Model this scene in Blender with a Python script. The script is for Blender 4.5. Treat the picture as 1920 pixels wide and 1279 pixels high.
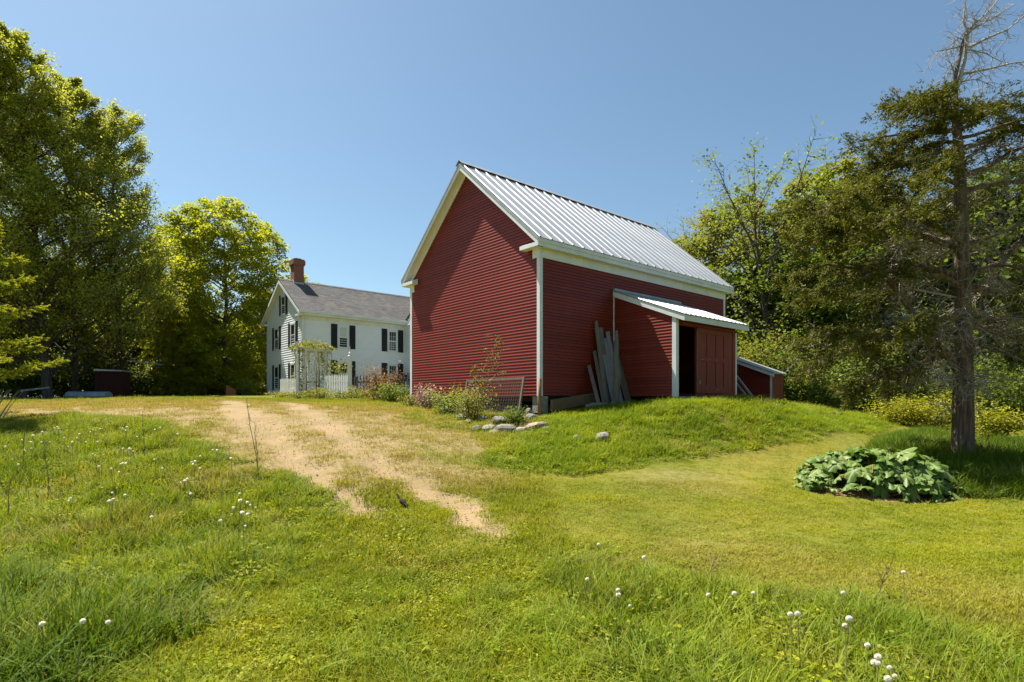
import bpy, math, random
import numpy as np
from mathutils import Vector, Matrix

random.seed(7)
RNG = np.random.default_rng(11)
scene = bpy.context.scene
for o in list(bpy.data.objects):
    bpy.data.objects.remove(o)

# ------------------------------------------------------------------ camera
EYE = 1.6
FPX = 1079.0            # focal length in photograph pixels (1920 wide)
HORIZON = 760.0
cam_d = bpy.data.cameras.new('camera')
cam_d.sensor_width = 36.0
cam_d.lens = FPX / 1920.0 * 36.0
cam_d.shift_y = (HORIZON - 639.5) / 1920.0
cam_d.clip_start = 0.05
cam_d.clip_end = 3000.0
cam = bpy.data.objects.new('camera', cam_d)
scene.collection.objects.link(cam)
cam.location = (0, 0, EYE)
cam.rotation_euler = (math.pi / 2, 0, 0)
scene.camera = cam

# ------------------------------------------------------------------ light
SUN_DIR = Vector((-0.405, 0.269, 0.874)).normalized()    # towards the sun
sun_el = math.asin(SUN_DIR.z)
sun_az = math.atan2(SUN_DIR.x, SUN_DIR.y)
world = bpy.data.worlds.new('World')
scene.world = world
world.use_nodes = True
wn = world.node_tree
for n in list(wn.nodes):
    wn.nodes.remove(n)
w_out = wn.nodes.new('ShaderNodeOutputWorld')
w_bg = wn.nodes.new('ShaderNodeBackground')
w_sky = wn.nodes.new('ShaderNodeTexSky')
w_sky.sky_type = 'NISHITA'
w_sky.sun_disc = False
w_sky.sun_elevation = sun_el
w_sky.sun_rotation = sun_az
w_sky.altitude = 100.0
w_sky.air_density = 1.0
w_sky.dust_density = 0.9
w_sky.ozone_density = 2.2
w_bg.inputs['Strength'].default_value = 0.0555
w_tint = wn.nodes.new('ShaderNodeMix'); w_tint.data_type = 'RGBA'; w_tint.blend_type = 'MULTIPLY'
w_tint.inputs[0].default_value = 1.0; w_tint.inputs[7].default_value = (0.97, 1.07, 1.0, 1.0)
wn.links.new(w_sky.outputs[0], w_tint.inputs[6])
wn.links.new(w_tint.outputs[2], w_bg.inputs['Color'])
wn.links.new(w_bg.outputs[0], w_out.inputs['Surface'])
sun_d = bpy.data.lights.new('sun', 'SUN')
sun_d.energy = 5.0
sun_d.angle = math.radians(0.53)
sun_d.color = (1.0, 0.94, 0.84)
sun = bpy.data.objects.new('sun', sun_d)
scene.collection.objects.link(sun)
sun.location = (-20, 15, 45)
sun.rotation_euler = (-SUN_DIR).to_track_quat('-Z', 'Y').to_euler()

vs = scene.view_settings
vs.view_transform = 'Standard'
vs.look = 'None'
vs.exposure = 1.4
vs.gamma = 1.0
vs.use_curve_mapping = False
scene.cycles.use_denoising = True
scene.cycles.use_adaptive_sampling = False
scene.cycles.sample_clamp_indirect = 4.0
scene.cycles.max_bounces = 10
scene.cycles.diffuse_bounces = 7
scene.cycles.transparent_max_bounces = 8
scene.cycles.transmission_bounces = 5
scene.cycles.caustics_reflective = False
scene.cycles.caustics_refractive = False

# ------------------------------------------------------------------ helpers
COL = scene.collection

def pix(u, v, Y):
    """world point seen at photograph pixel (u, v) at depth Y"""
    return Vector(((u - 960.0) / FPX * Y, Y, EYE + (HORIZON - v) / FPX * Y))

def tag(o, label=None, cat=None, group=None, kind=None):
    if label: o['label'] = label
    if cat: o['category'] = cat
    if group: o['group'] = group
    if kind: o['kind'] = kind
    return o

def empty(name, loc=(0, 0, 0), rz=0.0, label=None, cat=None, group=None):
    o = bpy.data.objects.new(name, None)
    o.empty_display_size = 0.2
    COL.objects.link(o)
    o.location = loc
    o.rotation_euler = (0, 0, rz)
    return tag(o, label, cat, group)

def link(name, me, parent=None, loc=None, rot=None, scale=None):
    o = bpy.data.objects.new(name, me)
    COL.objects.link(o)
    if parent is not None: o.parent = parent
    if loc is not None: o.location = loc
    if rot is not None: o.rotation_euler = rot
    if scale is not None: o.scale = scale
    return o

class MB:
    """collects shapes; build() links them as one mesh object"""
    def __init__(self):
        self.v = []; self.f = []; self.m = []
    def add(self, vs_, fs, mi=0):
        b = len(self.v)
        self.v.extend([tuple(p) for p in vs_])
        for f in fs:
            self.f.append(tuple(i + b for i in f)); self.m.append(mi)
        return self
    def box(self, x0, x1, y0, y1, z0, z1, mi=0):
        return self.add([(x0,y0,z0),(x1,y0,z0),(x1,y1,z0),(x0,y1,z0),(x0,y0,z1),(x1,y0,z1),(x1,y1,z1),(x0,y1,z1)],
            [(0,3,2,1),(4,5,6,7),(0,1,5,4),(1,2,6,5),(2,3,7,6),(3,0,4,7)], mi)
    def prism(self, poly, axis, a, b, mi=0):
        """polygon in the two other axes extruded along axis from a to b"""
        def P(p, t):
            if axis == 'x': return (t, p[0], p[1])
            if axis == 'y': return (p[0], t, p[1])
            return (p[0], p[1], t)
        n = len(poly)
        vs_ = [P(p, a) for p in poly] + [P(p, b) for p in poly]
        fs = [tuple(range(n))[::-1], tuple(range(n, 2*n))]
        for i in range(n):
            j = (i + 1) % n
            fs.append((i, j, j + n, i + n))
        return self.add(vs_, fs, mi)
    def beam(self, p, q, w, h, up=(0, 0, 1), mi=0, taper=1.0):
        p = Vector(p); q = Vector(q)
        d = (q - p).normalized()
        s = d.cross(Vector(up))
        if s.length < 1e-5: s = d.cross(Vector((1, 0, 0)))
        s.normalize(); t = s.cross(d)
        vs_ = []
        for c, k in ((p, 1.0), (q, taper)):
            for a, b in ((-1,-1),(1,-1),(1,1),(-1,1)):
                vs_.append(c + s*(a*w/2*k) + t*(b*h/2*k))
        return self.add(vs_, [(0,3,2,1),(4,5,6,7),(0,1,5,4),(1,2,6,5),(2,3,7,6),(3,0,4,7)], mi)
    def tube(self, pts, radii, n=6, mi=0, cap=True):
        pts = [Vector(p) for p in pts]
        m = len(pts); b = len(self.v)
        ref = Vector((0.31, 0.17, 0.93))
        for i, p in enumerate(pts):
            d = (pts[min(i+1, m-1)] - pts[max(i-1, 0)])
            if d.length < 1e-9: d = Vector((0,0,1))
            d.normalize()
            s = d.cross(ref)
            if s.length < 1e-3: s = d.cross(Vector((1,0,0)))
            s.normalize(); t = d.cross(s)
            for k in range(n):
                a = 2*math.pi*k/n
                self.v.append(tuple(p + (s*math.cos(a) + t*math.sin(a))*radii[i]))
        for i in range(m-1):
            for k in range(n):
                k2 = (k+1) % n
                self.f.append((b+i*n+k, b+i*n+k2, b+(i+1)*n+k2, b+(i+1)*n+k)); self.m.append(mi)
        if cap:
            self.f.append(tuple(b+k for k in range(n))[::-1]); self.m.append(mi)
            self.f.append(tuple(b+(m-1)*n+k for k in range(n))); self.m.append(mi)
        return self
    def lathe(self, prof, n=12, c=(0,0,0), mi=0):
        pts = [(c[0], c[1], c[2]+z) for r, z in prof]
        b = len(self.v); m = len(prof)
        for (r, z) in prof:
            for k in range(n):
                a = 2*math.pi*k/n
                self.v.append((c[0]+r*math.cos(a), c[1]+r*math.sin(a), c[2]+z))
        for i in range(m-1):
            for k in range(n):
                k2 = (k+1) % n
                self.f.append((b+i*n+k, b+i*n+k2, b+(i+1)*n+k2, b+(i+1)*n+k)); self.m.append(mi)
        self.f.append(tuple(b+k for k in range(n))[::-1]); self.m.append(mi)
        self.f.append(tuple(b+(m-1)*n+k for k in range(n))); self.m.append(mi)
        return self
    def mesh(self, name, mats, smooth=False):
        me = bpy.data.meshes.new(name)
        me.from_pydata(self.v, [], self.f)
        if not isinstance(mats, (list, tuple)): mats = [mats]
        for m in mats: me.materials.append(m)
        if len(mats) > 1: me.polygons.foreach_set('material_index', self.m)
        if smooth: me.polygons.foreach_set('use_smooth', [True]*len(me.polygons))
        me.update()
        return me
    def build(self, name, mats, parent=None, smooth=False, **kw):
        return link(name, self.mesh(name, mats, smooth), parent, **kw)

def np_mesh(name, V, F, mats, attrs=None, smooth=False, midx=None):
    """V (n,3), F (m,k) arrays with constant face size; attrs {name: per-vertex floats}"""
    me = bpy.data.meshes.new(name)
    V = np.ascontiguousarray(V, dtype=np.float32); F = np.ascontiguousarray(F, dtype=np.int32)
    k = F.shape[1]
    me.vertices.add(len(V)); me.vertices.foreach_set('co', V.ravel())
    me.loops.add(F.size); me.loops.foreach_set('vertex_index', F.ravel())
    me.polygons.add(len(F))
    me.polygons.foreach_set('loop_start', np.arange(0, F.size, k, dtype=np.int32))
    if not isinstance(mats, (list, tuple)): mats = [mats]
    for m in mats: me.materials.append(m)
    if midx is not None: me.polygons.foreach_set('material_index', np.asarray(midx, dtype=np.int32))
    if smooth: me.polygons.foreach_set('use_smooth', np.ones(len(F), dtype=bool))
    if attrs:
        for an, av in attrs.items():
            a = me.attributes.new(an, 'FLOAT', 'POINT')
            a.data.foreach_set('value', np.ascontiguousarray(av, dtype=np.float32))
    me.update(calc_edges=True)
    return me

# ------------------------------------------------------------------ materials
def nmat(name):
    m = bpy.data.materials.new(name); m.use_nodes = True
    nt = m.node_tree
    for n in list(nt.nodes): nt.nodes.remove(n)
    out = nt.nodes.new('ShaderNodeOutputMaterial')
    return m, nt, out
def N(nt, t, **kw):
    n = nt.nodes.new(t)
    for k, v in kw.items(): setattr(n, k, v)
    return n
def ramp(nt, src, stops):
    r = N(nt, 'ShaderNodeValToRGB')
    els = r.color_ramp.elements
    while len(els) < len(stops): els.new(0.5)
    for e, (p, c) in zip(els, stops):
        e.position = p; e.color = (*c, 1) if len(c) == 3 else c
    nt.links.new(src, r.inputs[0])
    return r.outputs[0]
def noise(nt, scale, detail=4, rough=0.6, vec=None, dist=0.0):
    n = N(nt, 'ShaderNodeTexNoise')
    n.inputs['Scale'].default_value = scale; n.inputs['Detail'].default_value = detail
    n.inputs['Roughness'].default_value = rough; n.inputs['Distortion'].default_value = dist
    if vec is not None: nt.links.new(vec, n.inputs['Vector'])
    return n.outputs[0]
def objco(nt, scale=(1, 1, 1)):
    tc = N(nt, 'ShaderNodeTexCoord'); mp = N(nt, 'ShaderNodeMapping')
    mp.inputs['Scale'].default_value = scale
    nt.links.new(tc.outputs['Object'], mp.inputs['Vector'])
    return mp.outputs[0]
def worldco(nt, scale=(1, 1, 1)):
    g = N(nt, 'ShaderNodeNewGeometry'); mp = N(nt, 'ShaderNodeMapping')
    mp.inputs['Scale'].default_value = scale
    nt.links.new(g.outputs['Position'], mp.inputs['Vector'])
    return mp.outputs[0]
def mixc(nt, fac, a, b, mode='MIX'):
    m = N(nt, 'ShaderNodeMix', data_type='RGBA', blend_type=mode)
    for sock, val in ((m.inputs[0], fac), (m.inputs[6], a), (m.inputs[7], b)):
        if isinstance(val, (int, float)): sock.default_value = val
        elif isinstance(val, (tuple, list)): sock.default_value = (*val, 1) if len(val) == 3 else val
        else: nt.links.new(val, sock)
    return m.outputs[2]
def bsdf(nt, out, col, rough=0.6, metal=0.0, spec=0.4, bump=None, bstr=0.3, bdist=0.01):
    b = N(nt, 'ShaderNodeBsdfPrincipled')
    if isinstance(col, (tuple, list)): b.inputs['Base Color'].default_value = (*col, 1)
    else: nt.links.new(col, b.inputs['Base Color'])
    if isinstance(rough, (int, float)): b.inputs['Roughness'].default_value = rough
    else: nt.links.new(rough, b.inputs['Roughness'])
    b.inputs['Metallic'].default_value = metal
    b.inputs['Specular IOR Level'].default_value = spec
    if bump is not None:
        bp = N(nt, 'ShaderNodeBump')
        bp.inputs['Strength'].default_value = bstr; bp.inputs['Distance'].default_value = bdist
        nt.links.new(bump, bp.inputs['Height']); nt.links.new(bp.outputs[0], b.inputs['Normal'])
    nt.links.new(b.outputs[0], out.inputs['Surface'])
    return b

def mat_noise(name, c1, c2, scale=6, rough=0.6, spec=0.3, stretch=(1, 1, 1), bstr=0.2, metal=0.0, c3=None, per_object=0.0, bdist=0.01):
    """two (or three) tones broken up by noise, with a little per-object drift"""
    m, nt, out = nmat(name)
    co = objco(nt, stretch)
    n = noise(nt, scale, 6, 0.65, co)
    stops = [(0.32, c1), (0.66, c2)] if c3 is None else [(0.28, c1), (0.5, c2), (0.72, c3)]
    col = ramp(nt, n, stops)
    if per_object > 0:
        oi = N(nt, 'ShaderNodeObjectInfo')
        mr = N(nt, 'ShaderNodeMapRange'); mr.inputs[3].default_value = 1 - per_object; mr.inputs[4].default_value = 1 + per_object
        nt.links.new(oi.outputs['Random'], mr.inputs[0])
        hs = N(nt, 'ShaderNodeHueSaturation'); nt.links.new(mr.outputs[0], hs.inputs['Value']); nt.links.new(col, hs.inputs['Color'])
        col = hs.outputs[0]
    n2 = noise(nt, scale * 3.5, 4, 0.6, co)
    bsdf(nt, out, col, rough, metal, spec, n2, bstr, bdist)
    return m

def mat_leaf(name, dark, mid, light, transl=0.4, rough=0.55, tcol=None, spec=0.18, attr='tint'):
    """leaf tissue: colour from the per-leaf tint, part of the light passes through"""
    m, nt, out = nmat(name)
    a = N(nt, 'ShaderNodeAttribute', attribute_name=attr)
    col = ramp(nt, a.outputs['Fac'], [(0.0, dark), (0.5, mid), (1.0, light)])
    b = N(nt, 'ShaderNodeBsdfPrincipled')
    b.inputs['Roughness'].default_value = rough
    b.inputs['Specular IOR Level'].default_value = spec
    nt.links.new(col, b.inputs['Base Color'])
    t = N(nt, 'ShaderNodeBsdfTranslucent')
    tc = mixc(nt, 1.0, col, tcol or (1.2, 1.2, 0.42), 'MULTIPLY')
    nt.links.new(tc, t.inputs['Color'])
    mx = N(nt, 'ShaderNodeMixShader'); mx.inputs[0].default_value = transl
    nt.links.new(b.outputs[0], mx.inputs[1]); nt.links.new(t.outputs[0], mx.inputs[2])
    nt.links.new(mx.outputs[0], out.inputs['Surface'])
    return m

def mat_grass(name, green_d, green_l, dry, transl=0.3):
    """grass blade: green to dry by the clump's own 'dry' value, tip lighter"""
    m, nt, out = nmat(name)
    a = N(nt, 'ShaderNodeAttribute', attribute_name='dry'); a.attribute_type = 'INSTANCER'
    k = N(nt, 'ShaderNodeAttribute', attribute_name='tint')
    g = mixc(nt, k.outputs['Fac'], green_d, green_l)
    n = noise(nt, 0.9, 3, 0.6, worldco(nt))
    ov = mixc(nt, 1.0, g, ramp(nt, n, [(0.3, (0.68, 0.78, 0.7)), (0.52, (1.0, 1.0, 1.0)), (0.72, (1.32, 1.15, 1.0))]), 'MULTIPLY')
    c = mixc(nt, a.outputs['Fac'], ov, dry)
    b = N(nt, 'ShaderNodeBsdfPrincipled'); b.inputs['Roughness'].default_value = 0.6
    b.inputs['Specular IOR Level'].default_value = 0.08
    nt.links.new(c, b.inputs['Base Color'])
    t = N(nt, 'ShaderNodeBsdfTranslucent')
    nt.links.new(mixc(nt, 1.0, c, (1.3, 1.2, 0.35), 'MULTIPLY'), t.inputs['Color'])
    mx = N(nt, 'ShaderNodeMixShader'); mx.inputs[0].default_value = transl
    nt.links.new(b.outputs[0], mx.inputs[1]); nt.links.new(t.outputs[0], mx.inputs[2])
    nt.links.new(mx.outputs[0], out.inputs['Surface'])
    return m

M = {}
M['red'] = mat_noise('barn_red_siding', (0.158, 0.0225, 0.0115), (0.208, 0.0295, 0.0155), 1.1, 0.5, 0.28, (0.7, 0.7, 2), 0.06, per_object=0.13)
M['red_back'] = mat_noise('barn_red_sheathing', (0.08, 0.01, 0.009), (0.10, 0.013, 0.012), 3, 0.7)
M['door_red'] = mat_noise('worn_door_red', (0.16, 0.026, 0.017), (0.23, 0.040, 0.026), 3.5, 0.6, 0.3, (2, 2, 0.6), 0.3, c3=(0.19, 0.032, 0.021))
M['white'] = mat_noise('white_trim', (0.60, 0.63, 0.66), (0.72, 0.74, 0.76), 2.5, 0.5, 0.35, (1, 1, 0.6), 0.05)
M['soffit'] = mat_noise('cream_soffit', (0.66, 0.63, 0.53), (0.74, 0.71, 0.60), 3, 0.6, 0.3)
M['house_white'] = mat_noise('white_clapboard', (0.72, 0.755, 0.82), (0.80, 0.82, 0.86), 1.2, 0.5, 0.3, (1, 1, 2.5), 0.04)
M['black'] = mat_noise('black_shutter', (0.010, 0.011, 0.012), (0.018, 0.018, 0.02), 12, 0.5, 0.3)
M['dark'] = mat_noise('painted_shade', (0.016, 0.013, 0.011), (0.03, 0.025, 0.02), 4, 0.9, 0.1)  # near-black standing in for shade in interiors and gaps
M['grey_wood'] = mat_noise('weathered_grey_wood', (0.085, 0.073, 0.057), (0.185, 0.165, 0.135), 5, 0.8, 0.2, (9, 9, 0.8), 0.5, c3=(0.10, 0.085, 0.065), per_object=0.3)
M['pale_wood'] = mat_noise('pale_grey_painted_wood', (0.20, 0.215, 0.235), (0.32, 0.34, 0.36), 4, 0.7, 0.2, (7, 7, 0.8), 0.4)
M['brown_wood'] = mat_noise('brown_wood', (0.16, 0.10, 0.055), (0.29, 0.19, 0.11), 5, 0.8, 0.2, (8, 8, 0.8), 0.5, per_object=0.2)
M['stone'] = mat_noise('fieldstone', (0.11, 0.10, 0.085), (0.25, 0.235, 0.205), 5, 0.85, 0.2, (1, 1, 1), 0.6, c3=(0.17, 0.15, 0.13), per_object=0.2, bdist=0.03)
M['pink_stone'] = mat_noise('pink_fieldstone', (0.24, 0.16, 0.13), (0.36, 0.29, 0.25), 5, 0.85, 0.2, (1, 1, 1), 0.6, bdist=0.03)
M['wire'] = mat_noise('rusty_wire', (0.06, 0.04, 0.03), (0.12, 0.09, 0.07), 20, 0.6, 0.4)
M['blue_grey'] = mat_noise('blue_grey_metal', (0.12, 0.15, 0.18), (0.24, 0.28, 0.32), 3, 0.45, 0.5)
M['dark_red'] = mat_noise('shade_darkened_red_wood', (0.026, 0.006, 0.005), (0.04, 0.009, 0.007), 3, 0.8, 0.2, (5, 5, 0.7), 0.3)  # red dimmed so the colour carries the tree shade on the hut
M['orange'] = mat_noise('orange_brown_board', (0.34, 0.13, 0.04), (0.42, 0.19, 0.07), 6, 0.7)
M['white_old'] = mat_noise('old_white_picket_paint', (0.52, 0.53, 0.52), (0.76, 0.77, 0.76), 6, 0.65, 0.25, (4, 4, 1), 0.2, per_object=0.06)
M['dark_picket'] = mat_noise('dark_picket_wood', (0.035, 0.033, 0.035), (0.075, 0.07, 0.07), 6, 0.8, 0.2)
M['bird'] = mat_noise('dark_feathers', (0.010, 0.008, 0.008), (0.035, 0.028, 0.026), 25, 0.8, 0.1)
M['seed'] = mat_leaf('dandelion_seed', (0.74, 0.71, 0.62), (0.80, 0.77, 0.69), (0.85, 0.83, 0.77), 0.55, 0.8, (1, 1, 1))
M['stalk'] = mat_noise('dead_stalk', (0.14, 0.10, 0.06), (0.24, 0.18, 0.11), 10, 0.8)

def mat_glass():
    m, nt, out = nmat('window_glass')
    n = noise(nt, 1.7, 2, 0.5, objco(nt))
    bsdf(nt, out, (0.014, 0.016, 0.018), 0.06, 0.0, 0.7, n, 0.08, 0.02)
    return m
M['glass'] = mat_glass()
M['shade_cloth'] = mat_noise('window_blind', (0.48, 0.52, 0.50), (0.55, 0.58, 0.56), 2, 0.25, 0.6)

def mat_metal_roof():
    m, nt, out = nmat('galvanised_roof')
    co = objco(nt, (0.5, 3, 0.5))
    n = noise(nt, 2.2, 6, 0.65, co)
    col = ramp(nt, n, [(0.3, (0.26, 0.28, 0.305)), (0.55, (0.35, 0.37, 0.395)), (0.75, (0.29, 0.29, 0.29))])
    oi = N(nt, 'ShaderNodeObjectInfo')
    col = mixc(nt, 0.14, col, ramp(nt, oi.outputs['Random'], [(0, (0.18, 0.185, 0.19)), (1, (0.42, 0.425, 0.43))]))
    r = ramp(nt, noise(nt, 5, 4, 0.6, co), [(0.3, (0.38,)*3), (0.7, (0.55,)*3)])
    bsdf(nt, out, col, r, 0.35, 0.5, noise(nt, 14, 3, 0.5, co), 0.05, 0.01)
    return m
M['roof_metal'] = mat_metal_roof()
M['roof_grey'] = mat_noise('old_grey_flashing', (0.24, 0.27, 0.29), (0.36, 0.39, 0.41), 3, 0.5, 0.4, metal=0.3)

def mat_shingle():
    m, nt, out = nmat('asphalt_shingle')
    co = objco(nt)
    # local y runs along the ridge, local z steps up the courses
    br = N(nt, 'ShaderNodeTexBrick')
    mp = N(nt, 'ShaderNodeMapping'); mp.vector_type = 'TEXTURE'
    sep = N(nt, 'ShaderNodeSeparateXYZ'); cmb = N(nt, 'ShaderNodeCombineXYZ')
    nt.links.new(co, sep.inputs[0]); nt.links.new(sep.outputs[1], cmb.inputs[0]); nt.links.new(sep.outputs[2], cmb.inputs[1])
    nt.links.new(cmb.outputs[0], br.inputs['Vector'])
    br.inputs['Scale'].default_value = 1.0; br.inputs['Brick Width'].default_value = 0.32; br.inputs['Row Height'].default_value = 0.078
    br.inputs['Mortar Size'].default_value = 0.004
    br.inputs['Color1'].default_value = (0.080, 0.079, 0.079, 1); br.inputs['Color2'].default_value = (0.135, 0.130, 0.126, 1)
    br.inputs['Mortar'].default_value = (0.04, 0.036, 0.034, 1)
    n = noise(nt, 1.1, 5, 0.7, co)
    col = mixc(nt, 1.0, br.outputs[0], ramp(nt, n, [(0.3, (0.78, 0.80, 0.82)), (0.7, (1.18, 1.12, 1.05))]), 'MULTIPLY')
    bsdf(nt, out, col, 0.9, 0, 0.2, noise(nt, 60, 2, 0.5, co), 0.4, 0.01)
    return m
M['shingle'] = mat_shingle()

def mat_brick():
    m, nt, out = nmat('chimney_brick')
    co = objco(nt)
    sep = N(nt, 'ShaderNodeSeparateXYZ'); cmb = N(nt, 'ShaderNodeCombineXYZ'); ad = N(nt, 'ShaderNodeMath')
    nt.links.new(co, sep.inputs[0]); nt.links.new(sep.outputs[0], ad.inputs[0]); nt.links.new(sep.outputs[1], ad.inputs[1])
    nt.links.new(ad.outputs[0], cmb.inputs[0]); nt.links.new(sep.outputs[2], cmb.inputs[1])
    br = N(nt, 'ShaderNodeTexBrick'); nt.links.new(cmb.outputs[0], br.inputs['Vector'])
    br.inputs['Scale'].default_value = 1; br.inputs['Brick Width'].default_value = 0.21; br.inputs['Row Height'].default_value = 0.07
    br.inputs['Mortar Size'].default_value = 0.009
    br.inputs['Color1'].default_value = (0.25, 0.08, 0.05, 1); br.inputs['Color2'].default_value = (0.19, 0.062, 0.042, 1)
    br.inputs['Mortar'].default_value = (0.24, 0.17, 0.14, 1)
    bsdf(nt, out, br.outputs[0], 0.85, 0, 0.2, br.outputs['Fac'], -0.4, 0.01)
    return m
M['brick'] = mat_brick()

def mat_bark(name, c1, c2, c3, sc=9):
    m, nt, out = nmat(name)
    co = objco(nt, (1.6, 1.6, 0.22))
    n = noise(nt, sc, 8, 0.7, co, 0.6)
    n2 = noise(nt, sc * 2.3, 6, 0.7, co)
    col = ramp(nt, n, [(0.33, c1), (0.52, c2), (0.7, c3)])
    bsdf(nt, out, col, 0.9, 0, 0.15, n2, 0.9, 0.03)
    return m
M['bark'] = mat_bark('grey_brown_bark', (0.045, 0.036, 0.028), (0.10, 0.083, 0.066), (0.17, 0.145, 0.12))
M['bark_cedar'] = mat_bark('stringy_cedar_bark', (0.055, 0.037, 0.026), (0.14, 0.10, 0.073), (0.27, 0.215, 0.17), 11)
M['bark_shaded'] = mat_bark('shaded_birch_bark', (0.03, 0.025, 0.02), (0.075, 0.064, 0.052), (0.14, 0.12, 0.10), 6)  # birch bark darkened; the shade on the trunks sits in the colour
M['twig_grey'] = mat_noise('dead_grey_twig', (0.20, 0.175, 0.145), (0.38, 0.345, 0.30), 9, 0.85, 0.15)
# ------------------------------------------------------------------ terrain
_cp = []
def cp_px(u, v, Y):
    p = pix(u, v, Y); _cp.append((p.x, p.y, p.z))
def cp(x, y, z): _cp.append((x, y, z))
for x in (-6, -3, 0, 3, 6):
    cp(x, -4, -0.15); cp(x, 0, 0.0)
    cp(x, 3.3, 0.02 + 0.012*max(0, -x))
for u in (60, 300, 520, 650, 860):        # the rise of the track and the left meadow
    k = 1.0 if u > 400 else 1.02
    for v, Y in ((1080, 5.4), (935, 8.0), (880, 9.3), (830, 11.0), (800, 12.5), (775, 14.6), (761, 17.2)):
        if u > 700 and Y > 12: continue
        cp_px(u, v, Y * k)
for u in (40, 200, 400, 560, 690):        # plateau
    for v, Y in ((753, 20.5), (747.5, 26), (744.5, 31)):
        if u > 650 and Y > 21: continue
        cp_px(u, v, Y)
for (u, v, Y) in ((771, 757, 19.6), (860, 766, 17.6), (940, 776, 15.6), (1008, 777, 14.7),      # foot of the gable
                  (760, 800, 12.8), (860, 812, 12.4), (930, 815, 12.3), (1000, 806, 12.9), (880, 850, 10.6),
                  (1060, 776, 14.6), (1154, 780, 13.1), (1227, 766, 14.0), (1265, 760, 14.9), (1310, 764, 13.2), (1372, 762, 14.2), (1443, 763, 15.5), (1503, 769, 16.8), (1601, 783, 18.5), (1668, 793, 19.5),
                  (1255, 780, 12.6), (1380, 752, 17.2), (1440, 752, 19.0),
                  (960, 889, 9.3), (1060, 888, 9.3), (1130, 880, 9.6), (1220, 866, 10.0), (1300, 852, 10.7), (1400, 838, 11.8), (1500, 826, 13.2), (1600, 811, 15.5), (1660, 803, 17.5),
                  (1060, 838, 11.0), (1150, 825, 11.2),
                  (1090, 945, 7.5), (1250, 930, 8.0), (1400, 905, 8.8), (1500, 880, 9.8), (1560, 848, 12.0), (1640, 945, 7.7), (1750, 935, 8.0), (1900, 960, 7.3),
                  (1805, 875, 10.5), (1900, 870, 10.8), (1700, 850, 12.2), (1100, 1040, 5.9), (1400, 1040, 5.8), (1700, 1060, 5.4), (1900, 1110, 4.75),
                  (1720, 812, 17), (1850, 815, 18.5), (1750, 792, 26), (1900, 790, 26)):
    cp_px(u, v, Y)
for x, y, z in ((-12, 37, 2.32), (-20, 40, 2.25), (-8, 44, 2.3), (-16, 48, 2.3), (-36, 36, 2.1), (-40, 20, 1.8), (-26, 60, 2.2), (0, 34, 2.1), (2, 26, 1.95), (8, 27, 1.7), (14, 36, 1.2),
                (30, 36, 0.8), (40, 24, 0.6), (30, 12, 0.3), (20, 5, 0.1), (-20, 4, 0.6), (-22, 12, 1.4), (0, 60, 2.0), (40, 60, 0.9), (-60, 60, 2.0), (-60, 10, 1.6), (60, 10, 0.3),
                (-40, -8, 0.2), (40, -8, 0.0), (-12, 5, 0.35), (-14, 9, 1.0), (70, 70, 1.0), (-70, 90, 2.0), (0, 95, 1.8), (70, 95, 1.0)):
    cp(x, y, z)
_P = np.array(_cp)
def _phi(r2): return 0.5 * r2 * np.log(r2 + 1e-9)
_n = len(_P)
_A = np.zeros((_n + 3, _n + 3))
_d2 = ((_P[:, None, :2] - _P[None, :, :2]) ** 2).sum(-1)
_A[:_n, :_n] = _phi(_d2) + np.eye(_n) * 0.25
_A[:_n, _n:] = np.c_[np.ones(_n), _P[:, :2]]
_A[_n:, :_n] = _A[:_n, _n:].T
_W = np.linalg.solve(_A, np.r_[_P[:, 2], 0, 0, 0])

def _bump(x, y):
    return (0.020*np.sin(1.9*x + 0.7*y) * np.sin(1.3*y - 0.6*x + 1.0) + 0.012*np.sin(4.1*x - 2.2*y + 2.0)*np.sin(3.3*y + 1.7*x)
            + 0.05*np.sin(0.45*x + 0.31*y + 0.5))
def gz(x, y):
    x = np.atleast_1d(np.asarray(x, float)); y = np.atleast_1d(np.asarray(y, float))
    r = np.maximum(np.hypot(x, y - 25) / 85.0, 1.0)
    xc = x / r; yc = 25 + (y - 25) / r
    out = np.empty(x.shape)
    xf, yf = xc.ravel(), yc.ravel(); of = out.ravel()
    for i in range(0, len(xf), 20000):
        d2 = (xf[i:i+20000, None] - _P[None, :, 0])**2 + (yf[i:i+20000, None] - _P[None, :, 1])**2
        of[i:i+20000] = _phi(d2) @ _W[:_n] + _W[_n] + _W[_n+1]*xf[i:i+20000] + _W[_n+2]*yf[i:i+20000]
    out = of.reshape(x.shape) + _bump(x, y)
    return out
def gz1(x, y): return float(gz(x, y)[0])

def hit(u, v, near=2.0, far=60.0):
    """where the ray through photograph pixel (u, v) meets the ground"""
    ys = np.linspace(near, far, 1200)
    xs = (u - 960)/FPX*ys; zs = EYE + (HORIZON - v)/FPX*ys
    d = zs - gz(xs, ys)
    k = np.argmax(d < 0)
    if not (d < 0).any(): k = np.argmin(np.abs(d))
    return Vector((xs[k], ys[k], gz1(xs[k], ys[k])))
def hits(lst): return np.array([hit(u, v)[:2] for u, v in lst])

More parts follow.
